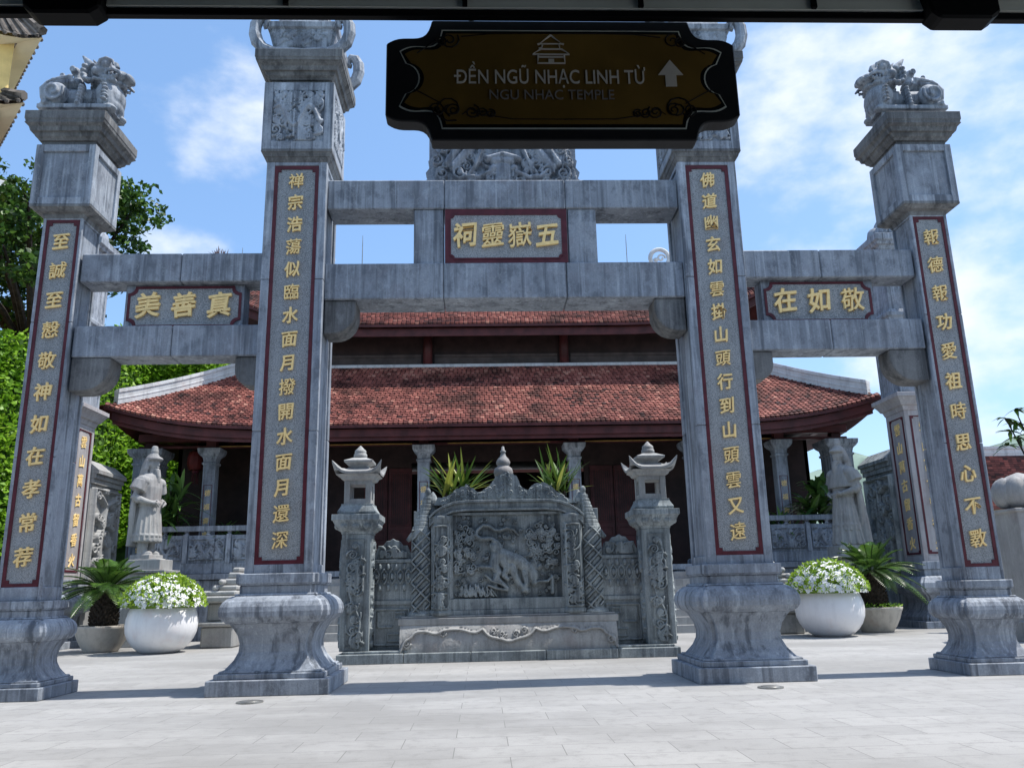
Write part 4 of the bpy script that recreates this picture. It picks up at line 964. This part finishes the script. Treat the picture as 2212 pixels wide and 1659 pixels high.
# ------------------------------------------------------------------ couplet pillars beside the temple and carved flank walls
def tower(x, label):
    t = thing('couplet_pillar', label, 'pillar', (x,8.92,0), 0, 'couplet pillars at the temple corners')
    m = MB(); m.sq([(0,.72),(.14,.72)]); m.sq([(.14,.62),(.22,.62),(.27,.58),(.36,.50),(.5,.455),(.6,.47),(.68,.53)], 0, 0, .05); m.sq([(.68,.56),(.73,.64),(.82,.69),(.92,.68),(1.02,.62),(1.06,.55)], 0, 0, .05)
    m.sq([(1.06,.5),(1.2,.5)]); m.sq([(1.2,.54),(1.36,.54)]); obj('base', m, 'stone', t, bevel=.006)
    m = MB(); framed_block(m, 0, 0, .42, 1.36, 4.66, .09, (.12,.12), .02); m.sq([(4.66,.43),(4.72,.45),(4.76,.46),(4.78,.50),(4.86,.54),(4.94,.60),(4.95,.62),(5.04,.62)])
    obj('shaft', m, 'stone_mid', t, bevel=.006); m = MB()
    framed_block(m, 0, 0, .45, 5.04, 6.7, .09, (.12,.12), .02); m.sq([(6.7,.45),(6.74,.50),(6.82,.52),(6.86,.56),(6.94,.56),(6.96,.48),(7.05,.44)])
    framed_block(m, 0, 0, .40, 7.05, 8.4, .09, (.12,.12), .02); m.sq([(8.4,.42),(8.46,.46),(8.5,.50),(8.58,.52),(8.6,.58),(8.66,.60),(8.7,.64),(8.84,.64)]); obj('upper_shaft', m, 'stone', t, bevel=.006)
    for k in range(4):
        a = k*PI/2; cs, sn = math.cos(a), math.sin(a); G, L_ = MB(), MB(); m = MB()
        red_frame(G, -.30, .30, 1.52, 4.56, -.401, .04, .04)
        for i, ch in enumerate('雲山萬古留香火'): hanzi(L_, ch, 0, 4.28-.42*i, -.402, .26, .012, .014)
        rot = lambda p: (p[0]*cs-p[1]*sn, p[0]*sn+p[1]*cs, p[2])
        m.mesh(G, rot); obj('red_border', m, 'maroon', t); m = MB(); m.mesh(L_, rot); obj('gold_lettering', m, 'gold', t)
    m = MB(); 
    for k in range(8): a = k*PI/4; m.ell((.3*math.cos(a), .3*math.sin(a), 9.0), (.2,.2,.24), 8, 6)
    m.ell((0,0,9.15),(.3,.3,.4)); m.lathe([(8.84,.36),(8.95,.42),(9.05,.3)], 0, 0, 14); obj('lotus_finial', m, 'stone', t, smooth=True)
tower(-9.38, 'weathered couplet pillar at the left temple corner, behind the gate'); tower(9.55, 'weathered couplet pillar at the right temple corner, behind the gate')
def flank(x, sgn, mat, label):
    t = thing('carved_wall', label, 'wall', (x,10.10,0), 0, 'carved flank walls beside the temple')
    L = 1.9
    m = MB(); m.box(-.18,.18,-.72,.72,0,3.45); m.box(-.24,.24,-.72,.72,0,.9); obj('wall_body', m, mat, t, bevel=.008)
    m = MB(); 
    for a, b_, w_ in ((3.45,3.56,.24),(3.56,3.66,.28),(3.66,3.74,.34)): m.box(-w_, w_, -.72, .74, a, b_)
    m.add([(-.34,-.72,3.741),(.34,-.72,3.741),(.34,.74,3.741),(-.34,.74,3.741),(-.05,-.72,3.98),(.05,-.72,3.98),(.05,.74,3.98),(-.05,.74,3.98)], [(0,1,5,4),(1,2,6,5),(2,3,7,6),(3,0,4,7),(4,5,6,7)])
    obj('coping', m, mat, t, bevel=.006)
    st = curls(1.3, 2.3, 46, 70+sgn, .07, .15, .028)+[([(-.3,.2),(-.2,.9),(-.1,1.4),(0,1.9)], [.12,.09,.08,.05]), ([(.3,.2),(.35,.7),(.25,1.2)], [.1,.09,.05]), ([(0,1.9),(-.3,2.1)], .06), ([(0,1.9),(.4,2.05)], .06), ([(-.62,.06),(.62,.06),(.62,2.24),(-.62,2.24),(-.62,.06)], .035)]
    rm = relief(1.36, 2.3, st, .018, .12, .006); m = MB(); m.mesh(rm, lambda p: (-sgn*(.185-p[1]), -sgn*p[0], 1.1+p[2]))
    obj('wall_relief', m, mat, t, smooth=True)
flank(-9.13, -1, 'stone_lt', 'sunlit carved stone wall left of the temple, behind the statue'); flank(9.36, 1, 'stone2', 'shaded carved stone wall right of the temple, behind the statue')  # lighter stone on the sunlit side, darker on the shaded: lighting in the colour

# ------------------------------------------------------------------ guardian statues
def statue_mesh(seed):
    """robed guardian, 2.4 m, facing +X, feet at z=0"""
    m = MB()
    def sec(z, rx, ry, cx=0, cy=0, n=16): return [(cx+rx*math.cos(2*PI*j/n), cy+ry*math.sin(2*PI*j/n), z) for j in range(n)]
    m.box(-.20,.26,-.24,.24,-.02,.08)
    if seed == 2:
        m.loft([sec(.05,.36,.36,-.03),sec(.12,.35,.35,-.03),sec(.4,.29,.32,-.01),sec(.8,.245,.29)])
        for k in range(14): a = 2*PI*k/14; m.tube([(.35*math.cos(a)-.03,.35*math.sin(a),.08),(.28*math.cos(a)-.01,.31*math.sin(a),.45),(.23*math.cos(a),.28*math.sin(a),.9)], [.035,.028,.015], 6)
        m.loft([sec(1.30,.30,.44,-.06),sec(1.36,.29,.43,-.05),sec(1.6,.22,.34,-.02),sec(1.78,.12,.17,-.01)])
        m.loft([sec(.10,.20,.40,-.26),sec(.6,.16,.38,-.24),sec(1.3,.10,.34,-.2)])
    for s in (-1, 1): m.tube([(.0,s*.12,.05),(0,s*.12,.5)], [.10,.12], 10); m.ell((.08,s*.12,.10),(.17,.08,.075))
    # robe skirt, waist, chest
    m.loft([sec(.34,.27,.33),sec(.40,.275,.335),sec(.7,.24,.30),sec(1.0,.215,.27),sec(1.15,.20,.25),sec(1.3,.20,.26),sec(1.5,.205,.29),sec(1.66,.19,.29,-.01),sec(1.76,.15,.22,-.01),sec(1.82,.085,.1,0)])
    m.loft([sec(.46,.285,.342),sec(.50,.285,.342)]); m.loft([sec(1.10,.235,.285),sec(1.16,.24,.29),sec(1.2,.23,.28)])
    for k in range(18):
        a = 2*PI*k/18; m.tube([(.265*math.cos(a), .325*math.sin(a), .36),(.235*math.cos(a), .295*math.sin(a), .72),(.205*math.cos(a), .258*math.sin(a), 1.08)], [.03,.024,.012], 6)
    # cloak behind
    m.loft([sec(.26,.12,.36,-.20),sec(.8,.10,.33,-.19),sec(1.3,.08,.30,-.17),sec(1.7,.06,.24,-.13)])
    # neck, head, beard, hood-like hat
    m.tube([(.0,0,1.78),(.015,0,1.93)], [.085,.08], 10)
    m.ell((.03,0,2.02),(.125,.105,.15)); m.ell((.14,0,2.0),(.035,.022,.04)); m.ell((.13,0,1.94),(.03,.045,.015))
    for s in (-1, 1): m.ell((.125,s*.042,2.045),(.02,.026,.014)); m.tube([(.135,s*.015,2.075),(.13,s*.07,2.08)], .012, 5); m.ell((.02,s*.108,2.02),(.03,.016,.04))
    m.loft([sec(1.62,.03,.04,.17),sec(1.75,.05,.06,.16),sec(1.9,.06,.075,.115)])
    m.loft([sec(2.09,.17,.15,.02),sec(2.12,.19,.165,.03),sec(2.15,.185,.155,.02),sec(2.19,.13,.12,0),sec(2.23,.11,.10,0)])
    m.loft([sec(2.20,.085,.085,.02),sec(2.25,.08,.08,.02),sec(2.30,.085,.085,.02),sec(2.33,.075,.075,.02),sec(2.40,.065,.06,.02),sec(2.42,.04,.04,.02)])
    m.tube([(-.10,0,2.12),(-.14,0,1.95),(-.16,0,1.80),(-.12,0,1.72)], [.09,.11,.13,.12], 10)
    for s in (-1, 1):
        m.tube([(-.04,s*.12,2.1),(-.06,s*.14,1.9),(-.05,s*.14,1.78)], [.05,.06,.05], 8)
        # pauldrons, sleeves, forearm, hand with fingers
        m.ell((-.01,s*.29,1.62),(.15,.13,.13)); m.tube([(-.02,s*.30,1.62),(-.06,s*.37,1.42)], [.15,.17], 10); m.tube([(-.05,s*.36,1.46),(-.09,s*.40,1.28),(.02,s*.36,1.2)], [.10,.09,.085], 10)
        m.tube([(-.08,s*.40,1.27),(.08,s*.34,1.20),(.19,s*.22,1.16)], [.085,.07,.05], 10); m.ell((.225,s*.18,1.155),(.05,.055,.045))
        for k in range(4): m.tube([(.25,s*(.20-.028*k),1.185-.02*k),(.285,s*(.17-.028*k),1.17-.02*k),(.285,s*(.14-.026*k),1.14-.018*k),(.255,s*(.13-.024*k),1.125-.018*k)], .014, 5)
        m.tube([(.22,s*.17,1.20),(.26,s*.14,1.215),(.275,s*.115,1.20)], .015, 5)
        m.tube([(-.12,s*.35,1.3),(-.16,s*.33,.9),(-.17,s*.28,.45)], [.05,.07,.05], 8)
    m.ell((.20,0,1.16),(.05,.07,.06)); m.box(.19,.235,-.06,.06,.62,1.12)
    return m
sm = statue_mesh(1)
sx = thing('guardian_statue', 'pale stone guardian statue left of the temple, hands at belt, facing right', 'statue', (-7.46,8.95,1.76), R(-14), 'guardian statues before the temple')
obj('figure', sm, 'statue', sx, remesh=.013)
sy = thing('guardian_statue', 'pale stone guardian statue right of the temple in a long robe, facing left', 'statue', (7.74,8.95,1.70), PI+R(14), 'guardian statues before the temple')
obj('figure', statue_mesh(2), 'statue', sy, remesh=.013)
pd = thing('statue_pedestal', 'stepped stone pedestal under the left guardian statue', 'pedestal', (-7.36,8.95,0), 0, 'stepped pedestals under the statues')
m = MB(); m.box(-.36,.36,-.36,.36,1.52,1.74); m.box(-.46,.50,-.46,.46,1.46,1.52); m.box(-.40,.42,-.40,.40,.35,1.46); m.box(-.52,.52,-.5,.5,0,.35); m.box(-.22,.24,-.26,.26,1.74,1.765); obj('pedestal_block', m, 'stone_lt', pd, bevel=.01)
dup(pd, (7.74,8.95,0), PI, 'stepped stone pedestal under the right guardian statue')

# stepped balustrade ends at the foot of the stair
def balustrade(x, sgn, label):
    t = thing('stair_balustrade', label, 'balustrade', (x,7.85,0), 0, 'stepped balustrade ends at the stair foot')
    m = MB(); X = lambda a, b_: sorted((sgn*a, sgn*b_))
    for (a, b_, z0, z1, y0, y1) in ((-.32,.30,0,.40,-.3,2.4),(-.37,.33,.40,.49,-.36,2.4),(-.24,.28,.49,.84,-.22,2.4),(-.36,.33,.84,.97,-.34,2.4),(-.32,.30,.97,1.07,-.28,2.4),(-.12,.30,1.07,1.17,-.16,2.4),(.0,.29,1.17,1.30,-.08,2.4),(.05,.28,1.30,1.42,.0,2.4),(.10,.26,1.42,1.52,.1,2.4)):
        q0, q1 = X(a, b_); m.box(q0, q1, y0, y1, z0, z1)
    obj('stepped_body', m, 'stone_lt', t, bevel=.03)
    m = MB()
    for (a, z) in ((-.34,.905),(-.30,1.02),(-.11,1.12),(.0,1.235)):
        for k in range(9):
            m.ell((sgn*a, -.22+k*.11, z), (.06,.06,.055), 8, 6)
    obj('cloud_carving', m, 'stone_lt', t, smooth=True)
balustrade(-5.42, 1, 'pale stepped stone balustrade end at the left foot of the temple stair'); balustrade(5.72, -1, 'pale stepped stone balustrade end at the right foot of the temple stair')

# ------------------------------------------------------------------ leafy plants on the podium
def palmplant(x, y, z, h, n, L, label, seed, w=.05, mat='palm_dk'):
    q = random.Random(seed); t = thing('leafy_plant', label, 'plant', (x,y,z), 0, 'leafy plants on the temple terrace')
    m, ms = MB(), MB()
    for k in range(4):
        bx, by = q.uniform(-.18,.18), q.uniform(-.12,.12); hh = h*q.uniform(.55,1.0); lean = (q.uniform(-.15,.15), q.uniform(-.1,.1))
        ms.tube([(bx,by,0),(bx+lean[0]*.5,by+lean[1]*.5,hh*.5),(bx+lean[0],by+lean[1],hh)], [.035,.025,.015], 6)
        for i in range(n//4):
            a = q.uniform(0, 2*PI); e = q.uniform(-.1,1.3); u = q.uniform(.35,1)
            blade(m, (bx+lean[0]*u, by+lean[1]*u, hh*u), (math.cos(a)*math.cos(e), math.sin(a)*math.cos(e), math.sin(e)), L*q.uniform(.7,1.15), w, q.uniform(.2,.6), q.random())
    obj('leaves', m, mat, t); obj('stems', ms, 'bark', t)
    p = thing('plant_pot', 'squat stone pot holding the '+label.split(',')[0], 'pot', (x,y,FL), 0, 'stone pots on the temple terrace')
    m = MB(); m.lathe([(0,.16),(.04,.2),(.25,.26),(.36,.28),(.38,.24),(.33,.22)], 0, 0, 18); obj('pot_body', m, 'bowl', p, smooth=True); m = MB(); m.lathe([(.31,.235),(.335,.22)], 0, 0, 14); obj('soil', m, 'soil', p)
palmplant(-7.75, 10.95, 1.80, 1.7, 90, .95, 'tall dark palm, left end of the terrace', 11)
palmplant(-6.25, 10.95, 1.80, .75, 110, .6, 'low dark leafy clump, left terrace railing', 12, .035)
palmplant(8.05, 10.95, 1.80, 1.75, 76, .95, 'tall banana like plant, right end of the terrace', 13, .085)
palmplant(6.75, 11.0, 1.80, .9, 96, .65, 'low dark leafy clump, right terrace railing', 14, .04)

# ------------------------------------------------------------------ trees, ivy slope, neighbours
def leaf_mass(m, P, size, q, tone=lambda p, r: r, nrm=None, spread=1.):
    for p in P:
        d = Vector((q.gauss(0,1), q.gauss(0,1), q.gauss(0,.7)-.2)).normalized()
        if nrm is not None: d = (d*spread+nrm*.2).normalized()
        u = Vector((q.gauss(0,1), q.gauss(0,1), q.gauss(0,1)))
        if nrm is not None: u = nrm+u*.5
        sd = d.cross(u)
        if sd.length < .01: continue
        L = size*q.uniform(.7,1.3); sd = sd.normalized()*L*.34; p = Vector(p)
        m.add([p, p+d*L*.4+sd, p+d*L, p+d*L*.4-sd], [(0,1,2),(0,2,3)], max(.02, min(1, tone(p, q.random()))))
def tree(name, x, y, z_t, blobs, n, size, label, seed, mat='leaf', group=None):
    q = random.Random(seed); t = thing(name, label, 'tree', (x,y,0), 0, group); m = MB(); ms = MB(); tot = sum(r**2 for _, r in blobs)
    c0 = Vector(blobs[0][0]); ms.tube([(0,0,0),(q.uniform(-.2,.2),0,z_t*.5),(c0.x*.3,c0.y*.3,z_t)], [.32,.25,.18], 9)
    for (c, r_) in blobs:
        c = Vector(c); ms.tube([(c0.x*.3,c0.y*.3,z_t*.9), tuple((Vector((c0.x*.3,c0.y*.3,z_t))+c)/2+Vector((0,0,-.2))), tuple(c)], [.12,.08,.03], 6)
        P = []; tw = []
        k = int(n*r_**2/tot)
        nt_ = max(6, k//45)
        for i in range(nt_):
            v = Vector((q.gauss(0,1), q.gauss(0,1), q.gauss(0,.8))).normalized(); tw.append(c+v*r_*q.uniform(.55,1.05))
        for i in range(k):
            w_ = tw[i % nt_]; P.append(w_+Vector((q.gauss(0,1), q.gauss(0,1), q.gauss(0,.45)))*.16*r_**.5)
        leaf_mass(m, P, size, q)
    obj('crown', m, mat, t); obj('trunk', ms, 'bark', t)
tree('leafy_tree', -12.6, 13.2, 8.0, [((-.2,0,11.2),1.7),((1.2,0,11.3),1.3),((2.2,.1,11.9),.85),((1.9,-.2,10.6),.8),((-1.6,.2,11.6),1.4),((-.9,0,12.6),1.2),((-2.2,0,10.2),1.5),((.6,.1,9.8),1.2),((-1.2,.2,9.2),1.2),((-3.4,.2,11.2),1.5),((1.6,0,12.3),.7),((.8,-3.4,9.3),.85),((.0,-3.4,8.9),.8),((1.2,-3.3,10.5),.55),((.3,-3.3,10.0),.8),((1.35,-3.3,8.9),.55)], 21000, .16, 'tall dark green tree behind the left outer gate pillar', 21)
# ivy covered bank on the left
bank = thing('ivy_bank', 'steep bank covered in bright green ivy left of the temple', 'ivy bank', (0,0,0))
q = random.Random(6); m = MB()
def bankpt(u, v): # u along x, v up the slope
    x = -26+19*u; k = min(1, max(0, (-10.6-x)/1.6)); k = k*k*(3-2*k)
    return Vector((x, 14.6-5.2*k+2.6*v*(1-.45*k)+.35*math.sin(x*.7)+.15*math.sin(x*2.1+v*6), (9.4-2.0*k+.3*math.sin(x*1.1))*v))
m.grid([[bankpt(i/40, j/20) for j in range(21)] for i in range(41)]); m.f = [f_[::-1] if False else f_ for f_ in m.f]
obj('slope', m, plain('deep_green_undergrowth', (.035,.085,.012), .9, 0, .4, 5), bank, smooth=True)
m = MB(); P = []
for _ in range(62000):
    u, v = .5+.5*q.random()**.85, .25+.75*q.random(); P.append(bankpt(u, v)+Vector((q.gauss(0,.05), q.gauss(0,.05)-.12-.12*abs(math.sin(u*40)*math.sin(v*17)), q.gauss(0,.05))))
leaf_mass(m, P, .155, q, nrm=Vector((.15,-.7,.7)), tone=lambda p, r: r*.8+.15+.15*math.sin(p.x*2)*math.sin(p.z*1.7))
o_ = obj('ivy_leaves', m, 'ivy', bank); o_['kind'] = 'stuff'
# yellow neighbour tower
def tiled_eave(parent, cx, cy, h, z, rise, seed):
    T, U = MB(), MB(); q = random.Random(seed)
    for k in range(4):
        a = k*PI/2; rot = lambda p: Vector((cx+p[0]*math.cos(a)-p[1]*math.sin(a), cy+p[0]*math.sin(a)+p[1]*math.cos(a), p[2]))
        def s(u, t):
            hh = h-(.42)*t; f = .32*abs(u)**6*(1-t); return (u*hh*(1+.04*abs(u)**6*(1-t)), -hh-.04*hh*abs(u)**6*(1-t), z+rise*t+f)
        T.grid([[rot(s(-1+2*i/16, j/4)) for j in range(5)] for i in range(17)], .5)
        U.grid([[rot((s(-1+2*i/16, 0)[0]*(1-.16*j), s(-1+2*i/16, 0)[1]*(1-.16*j), s(-1+2*i/16, 0)[2]-.10-.12*j)) for j in range(2)] for i in range(17)])
        nt_ = int(2*h/.2)
        for i in range(nt_):
            u = -1+2*(i+.5)/nt_; pts = [rot((s(u, t)[0], s(u, t)[1], s(u, t)[2]+.04)) for t in (0,.5,1)]
            T.tube(pts, .055, 6); 
            for f_ in range(1): pass
            T.ell(tuple(rot((s(u,0)[0], s(u,0)[1]-.02, s(u,0)[2]-.01))), (.06,.06,.07), 6, 4)
        T.tube([rot((s(1,t)[0], s(1,t)[1], s(1,t)[2]+.1)) for t in (0,.25,.5,.75,1)], [.13,.12,.12,.12,.12], 6)
    T.t = [max(.05, min(1, q.gauss(.5,.25))) for _ in T.f]
    obj('tiled_eave', T, 'oldtile', parent); obj('eave_soffit', U, 'cream', parent)
tw = thing('yellow_tower', 'yellow rendered tower with two tiers of tiled eaves', 'tower', (-15.77,10.36,0), R(40))
m = MB(); m.box(-2.4,2.4,-2.4,2.4,13.55,15.4); obj('upper_wall', m, 'yellow', tw, bevel=.02)
m = MB(); m.box(-2.3,2.3,-2.3,2.3,11.3,13.0); obj('middle_wall', m, 'rose', tw, bevel=.02)
m = MB(); m.box(-2.3,2.3,-2.3,2.3,0,10.95); obj('lower_wall', m, 'yellow', tw, bevel=.02)
m = MB(); m.box(-2.6,2.6,-2.6,2.6,10.96,11.15); m.box(-2.45,2.45,-2.45,2.45,11.151,11.29); obj('ledge', m, 'ridge', tw, bevel=.02)
m = MB(); m.box(1.6,1.64,-2.44,-2.401,13.6,15.0); m.box(-.6,.6,-2.43,-2.401,13.7,15.0); obj('wall_recess', m, 'cream', tw)
tiled_eave(tw, 0, 0, 2.80, 15.02, 1.0, 1); tiled_eave(tw, 0, 0, 2.62, 13.12, .5, 2)
# right side: low tiled roof, lotus post, shrub
gh = thing('low_house', 'low house with dark red tiled roof beyond the right gate pillar', 'house', (14.5,11.5,0))
m = MB(); m.box(-2.6,3,-1.6,1.6,0,2.55); obj('house_wall', m, 'cream', gh)
m = MB(); T = MB(); q = random.Random(8)
for i in range(60):
    for k in range(22):
        t = k/22; x = -3.3+6.9*(i+.5+(.5 if k % 2 else 0))/60; y = -2.3+2.3*t; z = 2.5+1.55*t; T.box(x-.056, x+.056, y-.01, y+.13, z, z+.05); T.t[-6:] = [max(.02, q.gauss(.3,.2))]*6 
T.t = [max(.02, x) for x in (T.t+[.3]*(len(T.f)-len(T.t)))]
T.add([(-3.3,-2.25,2.5),(3.6,-2.25,2.5),(3.6,0,4.03),(-3.3,0,4.03),(-3.3,2.25,2.5),(3.6,2.25,2.5)], [(0,1,2,3),(3,2,5,4)], .3)
obj('house_roof', T, 'tile', gh)
m = MB(); ridge_bar(m, [(-3.3,0,4.03),(0,0,4.03),(3.6,0,4.03)], .2, .25); obj('ridge', m, 'ridge', gh)
lp = thing('lotus_post', 'grey stone gatepost with lotus bud cap at the right edge', 'gatepost', (8.66,4.3,0))
m = MB(); m.sq([(0,.42),(.3,.42),(.32,.36),(2.02,.36),(2.03,.40),(2.08,.40)]); 
for k in range(5):
    m.box(-.22+k*.1,-.19+k*.1,-.372,-.355,.5,1.2)
obj('post_shaft', m, 'stone_lt', lp, bevel=.01)
m = MB(); m.lathe([(2.08,.22),(2.14,.26),(2.18,.34),(2.30,.40),(2.44,.39),(2.56,.30),(2.64,.16),(2.69,.02)], 0, 0, 16)
for k in range(8):
    a = k*PI/4; m.ell((.27*math.cos(a), .27*math.sin(a), 2.36), (.17,.17,.25), 10, 8)
obj('lotus_bud', m, 'stone_lt', lp, smooth=True)
q = random.Random(15); sh = thing('shrub', 'leafy green shrub above the lotus post at the right edge', 'shrub', (10.9,6.6,0)); m, ms = MB(), MB()
for k in range(9):
    top = Vector((q.uniform(-.75,1.2), q.uniform(-.4,.4), q.uniform(3.1,4.45))); ms.tube([(.3,0,.0),(.3+top.x*.3,top.y*.3,1.8),tuple(top)], [.05,.035,.012], 5)
    for lv in range(3):
        c0 = top-Vector((.05*lv*q.uniform(-1,1), 0, .28*lv))
        for i in range(9): a = q.uniform(0, 2*PI); e = q.uniform(-.5,.6); blade(m, c0, (math.cos(a)*math.cos(e), math.sin(a)*math.cos(e), math.sin(e)), q.uniform(.22,.36), .04, .4, q.random())
obj('foliage', m, 'leaf', sh); obj('stems', ms, 'bark', sh)
# ------------------------------------------------------------------ small things
for x, y, lab in ((-2.54,-.73,'round in-ground lamp before the left inner pillar'), (2.48,-.68,'round in-ground lamp before the right inner pillar')):
    t = thing('ground_lamp', lab, 'lamp', (x,y,0), 0, 'in-ground lamps'); m = MB(); m.lathe([(.0,.125),(.012,.125),(.014,.10)], 0, 0, 24); obj('rim', m, 'lamp_metal', t); m = MB(); m.lathe([(.013,.095),(.018,.09),(.022,.02)], 0, 0, 24); obj('lens', m, 'lamp_metal', t, smooth=True)
m = MB(); q = random.Random(2)
for k in range(26): a = q.uniform(0, 2*PI); e = q.uniform(.2,1.5); blade(m, (q.uniform(-.1,.1),0,0), (math.cos(a)*math.cos(e), math.sin(a)*math.cos(e), math.sin(e)), q.uniform(.08,.17), .009, .2, q.random())
tag(obj('weed_sprig', m, toned('dry_pink_weed', [(0,(.42,.24,.2)),(1,(.6,.42,.36))], .7, .2), loc=(-3.40,.2,4.914)), 'dry pinkish weed sprig growing on the left upper crossbeam', 'weed')

# ------------------------------------------------------------------ porch eave overhead and the hanging sign
po = thing('porch_eave', 'dark porch eave beam with pale boards overhead', 'porch roof', (0,-5.6,0))
m = MB(); m.box(-8,8,0,.04,3.728,3.768); obj('eave_beam', m, 'black', po, bevel=.004)
m = MB(); m.box(-8,8,-.012,.05,3.769,4.25); obj('pale_board', m, 'soffit', po)
for k in range(-9, 10): x = .055+(k-.5)*.87; m = MB(); m.box(x-.012, x+.012, -.03, -.0125, 3.769, 4.24); obj('batten', m, 'black', po)
m = MB(); m.add([(-8,.25,4.26),(8,.25,4.26),(8,-6.5,5.6),(-8,-6.5,5.6),(-8,.25,4.34),(8,.25,4.34),(8,-6.5,5.7),(-8,-6.5,5.7)], [(3,2,1,0),(4,5,6,7),(0,1,5,4),(1,2,6,5),(2,3,7,6),(3,0,4,7)]); m.box(-8,8,-6.6,-6.5,0,5.6); m.box(-8.1,-8,-6.5,.2,0,4.3); obj('roof_deck', m, 'black', po)
for xa, xb in ((-2.47,-2.11),(1.93,2.28)):
    m = MB(); m.prism([(xa+.04,3.685),(xb-.05,3.685),(xb,3.72),(xb,3.86),(xa-.03,3.86),(xa,3.72)], -.07, .045); obj('bracket', m, 'black', po, bevel=.012)
for x in (-7.6,7.6): m = MB(); m.box(x-.15, x+.15, .05, .35, 0, 4.2); obj('post', m, 'black', po)
# sign
sg = thing('hanging_sign', 'dark brown notched temple sign hung from the eave, with arrow and pagoda emblem', 'sign', (.10,-5.47,3.435))
def notch(e, sx=1.):
    """outline of the board, inset by e: counter-clockwise from the bottom left"""
    Wd, Ht = .872-e, .335-e*.9
    q0 = []
    def corner(sx_, sz_):  # from the horizontal edge to the vertical edge
        a = (Wd-.225+e*.25, Ht); b_ = (Wd, Ht-.135+e*.2); pts = []
        for t in np.linspace(0, 1, 13):
            cx_, cz_ = Wd+.01, Ht+.02   # concave sweep with softened ends
            ang = PI+PI/2*t*1.0
            u = a[0]+(b_[0]-a[0])*(t**1.0); v = a[1]+(b_[1]-a[1])*t
            bul = math.sin(PI*t); k2 = .035*bul+.02*math.sin(2*PI*t)
            pts.append((sx_*(u-k2*.6), sz_*(v-k2)))
        return pts
    bl, br, tr, tl = corner(-1,-1), corner(1,-1), corner(1,1), corner(-1,1)
    return bl[::-1]+br+tr[::-1]+tl
m = MB(); m.prism(notch(0), -.045, .045); obj('board', m, 'signblack', sg, bevel=.006)
def inner(e):
    p = notch(e); o = []
    # half-round bites at the two ends
    for i, (x, z) in enumerate(p):
        o.append((x, z))
        if i+1 < len(p)+1:
            x2, z2 = p[(i+1) % len(p)]
            if abs(z2-z) > .2 and abs(x2-x) < .01:
                s = 1 if x > 0 else -1; z_lo, z_hi = (z, z2)
                for t in np.linspace(0, 1, 13)[1:-1]:
                    zz = (z+z2)/2+(z2-z)*.0-math.copysign(.088, z2-z)*math.cos(PI*t); o.append((x-s*.095*math.sin(PI*t)**.85, zz))
    return o
o1, o2 = inner(.075), inner(.085)
m = MB(); m.prism(inner(.065), -.0475, -.0455); obj('raised_edge', m, 'soffit', sg); 
m = MB(); m.prism(inner(.073), -.0495, -.0476); obj('dark_line', m, 'black', sg)
m = MB(); m.prism(inner(.092), -.0515, -.0496); obj('sign_face', m, 'signbrown', sg)
m = MB(); yb = -.052
def line(m, pts, r_, y=yb): m.tube([(x, y, z) for x, z in pts], r_, 5)
for s_ in (-1, 1):
    for up in (0, 1):
        m = MB()
        for (cx_, cz_, r_) in (((.56,.215,.05),(.6,.205,.03)) if up else ((.56,-.165,.075),(.54,-.175,.04),(.62,-.175,.04),(.45,-.185,.04),(.40,-.19,.03),(.36,-.195,.025))):
            sp = spiral(s_*cx_, cz_, r_, 1.6, s_, q.uniform(0,6), .01, 16); line(m, sp[0], .0042)
        if up: line(m, [(s_*.50,.235),(s_*.36,.252),(s_*.2,.255),(0,.255)], .003); line(m, [(s_*.60,.22),(s_*.64,.2),(s_*.72,.14)], .003)
        else: line(m, [(s_*.40,-.20),(s_*.25,-.225),(s_*.0,-.226)], .003); line(m, [(s_*.60,-.14),(s_*.70,-.08),(s_*.74,-.06)], .003); line(m, [(s_*.40,-.19),(s_*.46,-.17),(s_*.5,-.2)], .0028)
        obj('corner_ornament', m, 'signline', sg)
# emblem
m = MB(); EX, EZ = -.055, .12; th = .0055
def L(*p): line(m, [(EX+x, EZ+z) for x, z in p], th)
L((0,.125),(-.055,.075),(.055,.075),(0,.125)); L((-.055,.075),(-.066,.072)); L((.055,.075),(.066,.072)); L((-.042,.075),(-.045,.045),(.045,.045),(.042,.075)); L((-.06,.048),(-.045,.052)); 
L((-.052,.045),(-.092,.015),(.092,.015),(.052,.045)); L((-.052,.045),(.052,.045)); L((-.065,.012),(-.068,-.035),(.068,-.035),(.065,.012)); L((-.065,.0),(.065,.0))
m.box(EX-.014, EX+.014, yb-.004, yb, EZ-.034, EZ-.012)
obj('pagoda_emblem', m, 'signwhite', sg)
def sign_text(name, s, cx_, z0, hgt, width, off, mat):
    m = MB(); w_ = text_width(s); kx = width/w_; ky = hgt/.73
    text(m, s, lambda x, y, d: (cx_-width/2+x*kx, yb-.001-.003*(d+.5), z0+y*ky), .5, off); (m.box(cx_-width/2-.008, cx_-width/2+.026, yb-.0041, yb-.001, z0+hgt*.45, z0+hgt*.57) if s[0] == 'D' else 0); obj(name, m, mat, sg)
sign_text('lettering', 'DỀN NGŨ NHẠC LINH TỪ', -.06, -.030, .080, .94, .006, 'signwhite')
sign_text('small_lettering', 'NGU NHAC TEMPLE', -.06, -.118, .056, .62, .0, 'signgrey')
m = MB(); m.prism([(.51,-.045),(.565,-.045),(.565,.02),(.60,.02),(.5375,.105),(.475,.02),(.51,.02)], yb-.004, yb); obj('arrow', m, 'signwhite', sg)
m = MB()
for x in (-.45,.45): m.box(x-.012, x+.012, -.012, .012, .33, .36)
obj('hanger', m, 'black', sg)
COL.objects.unlink(FO); bpy.data.objects.remove(FO)
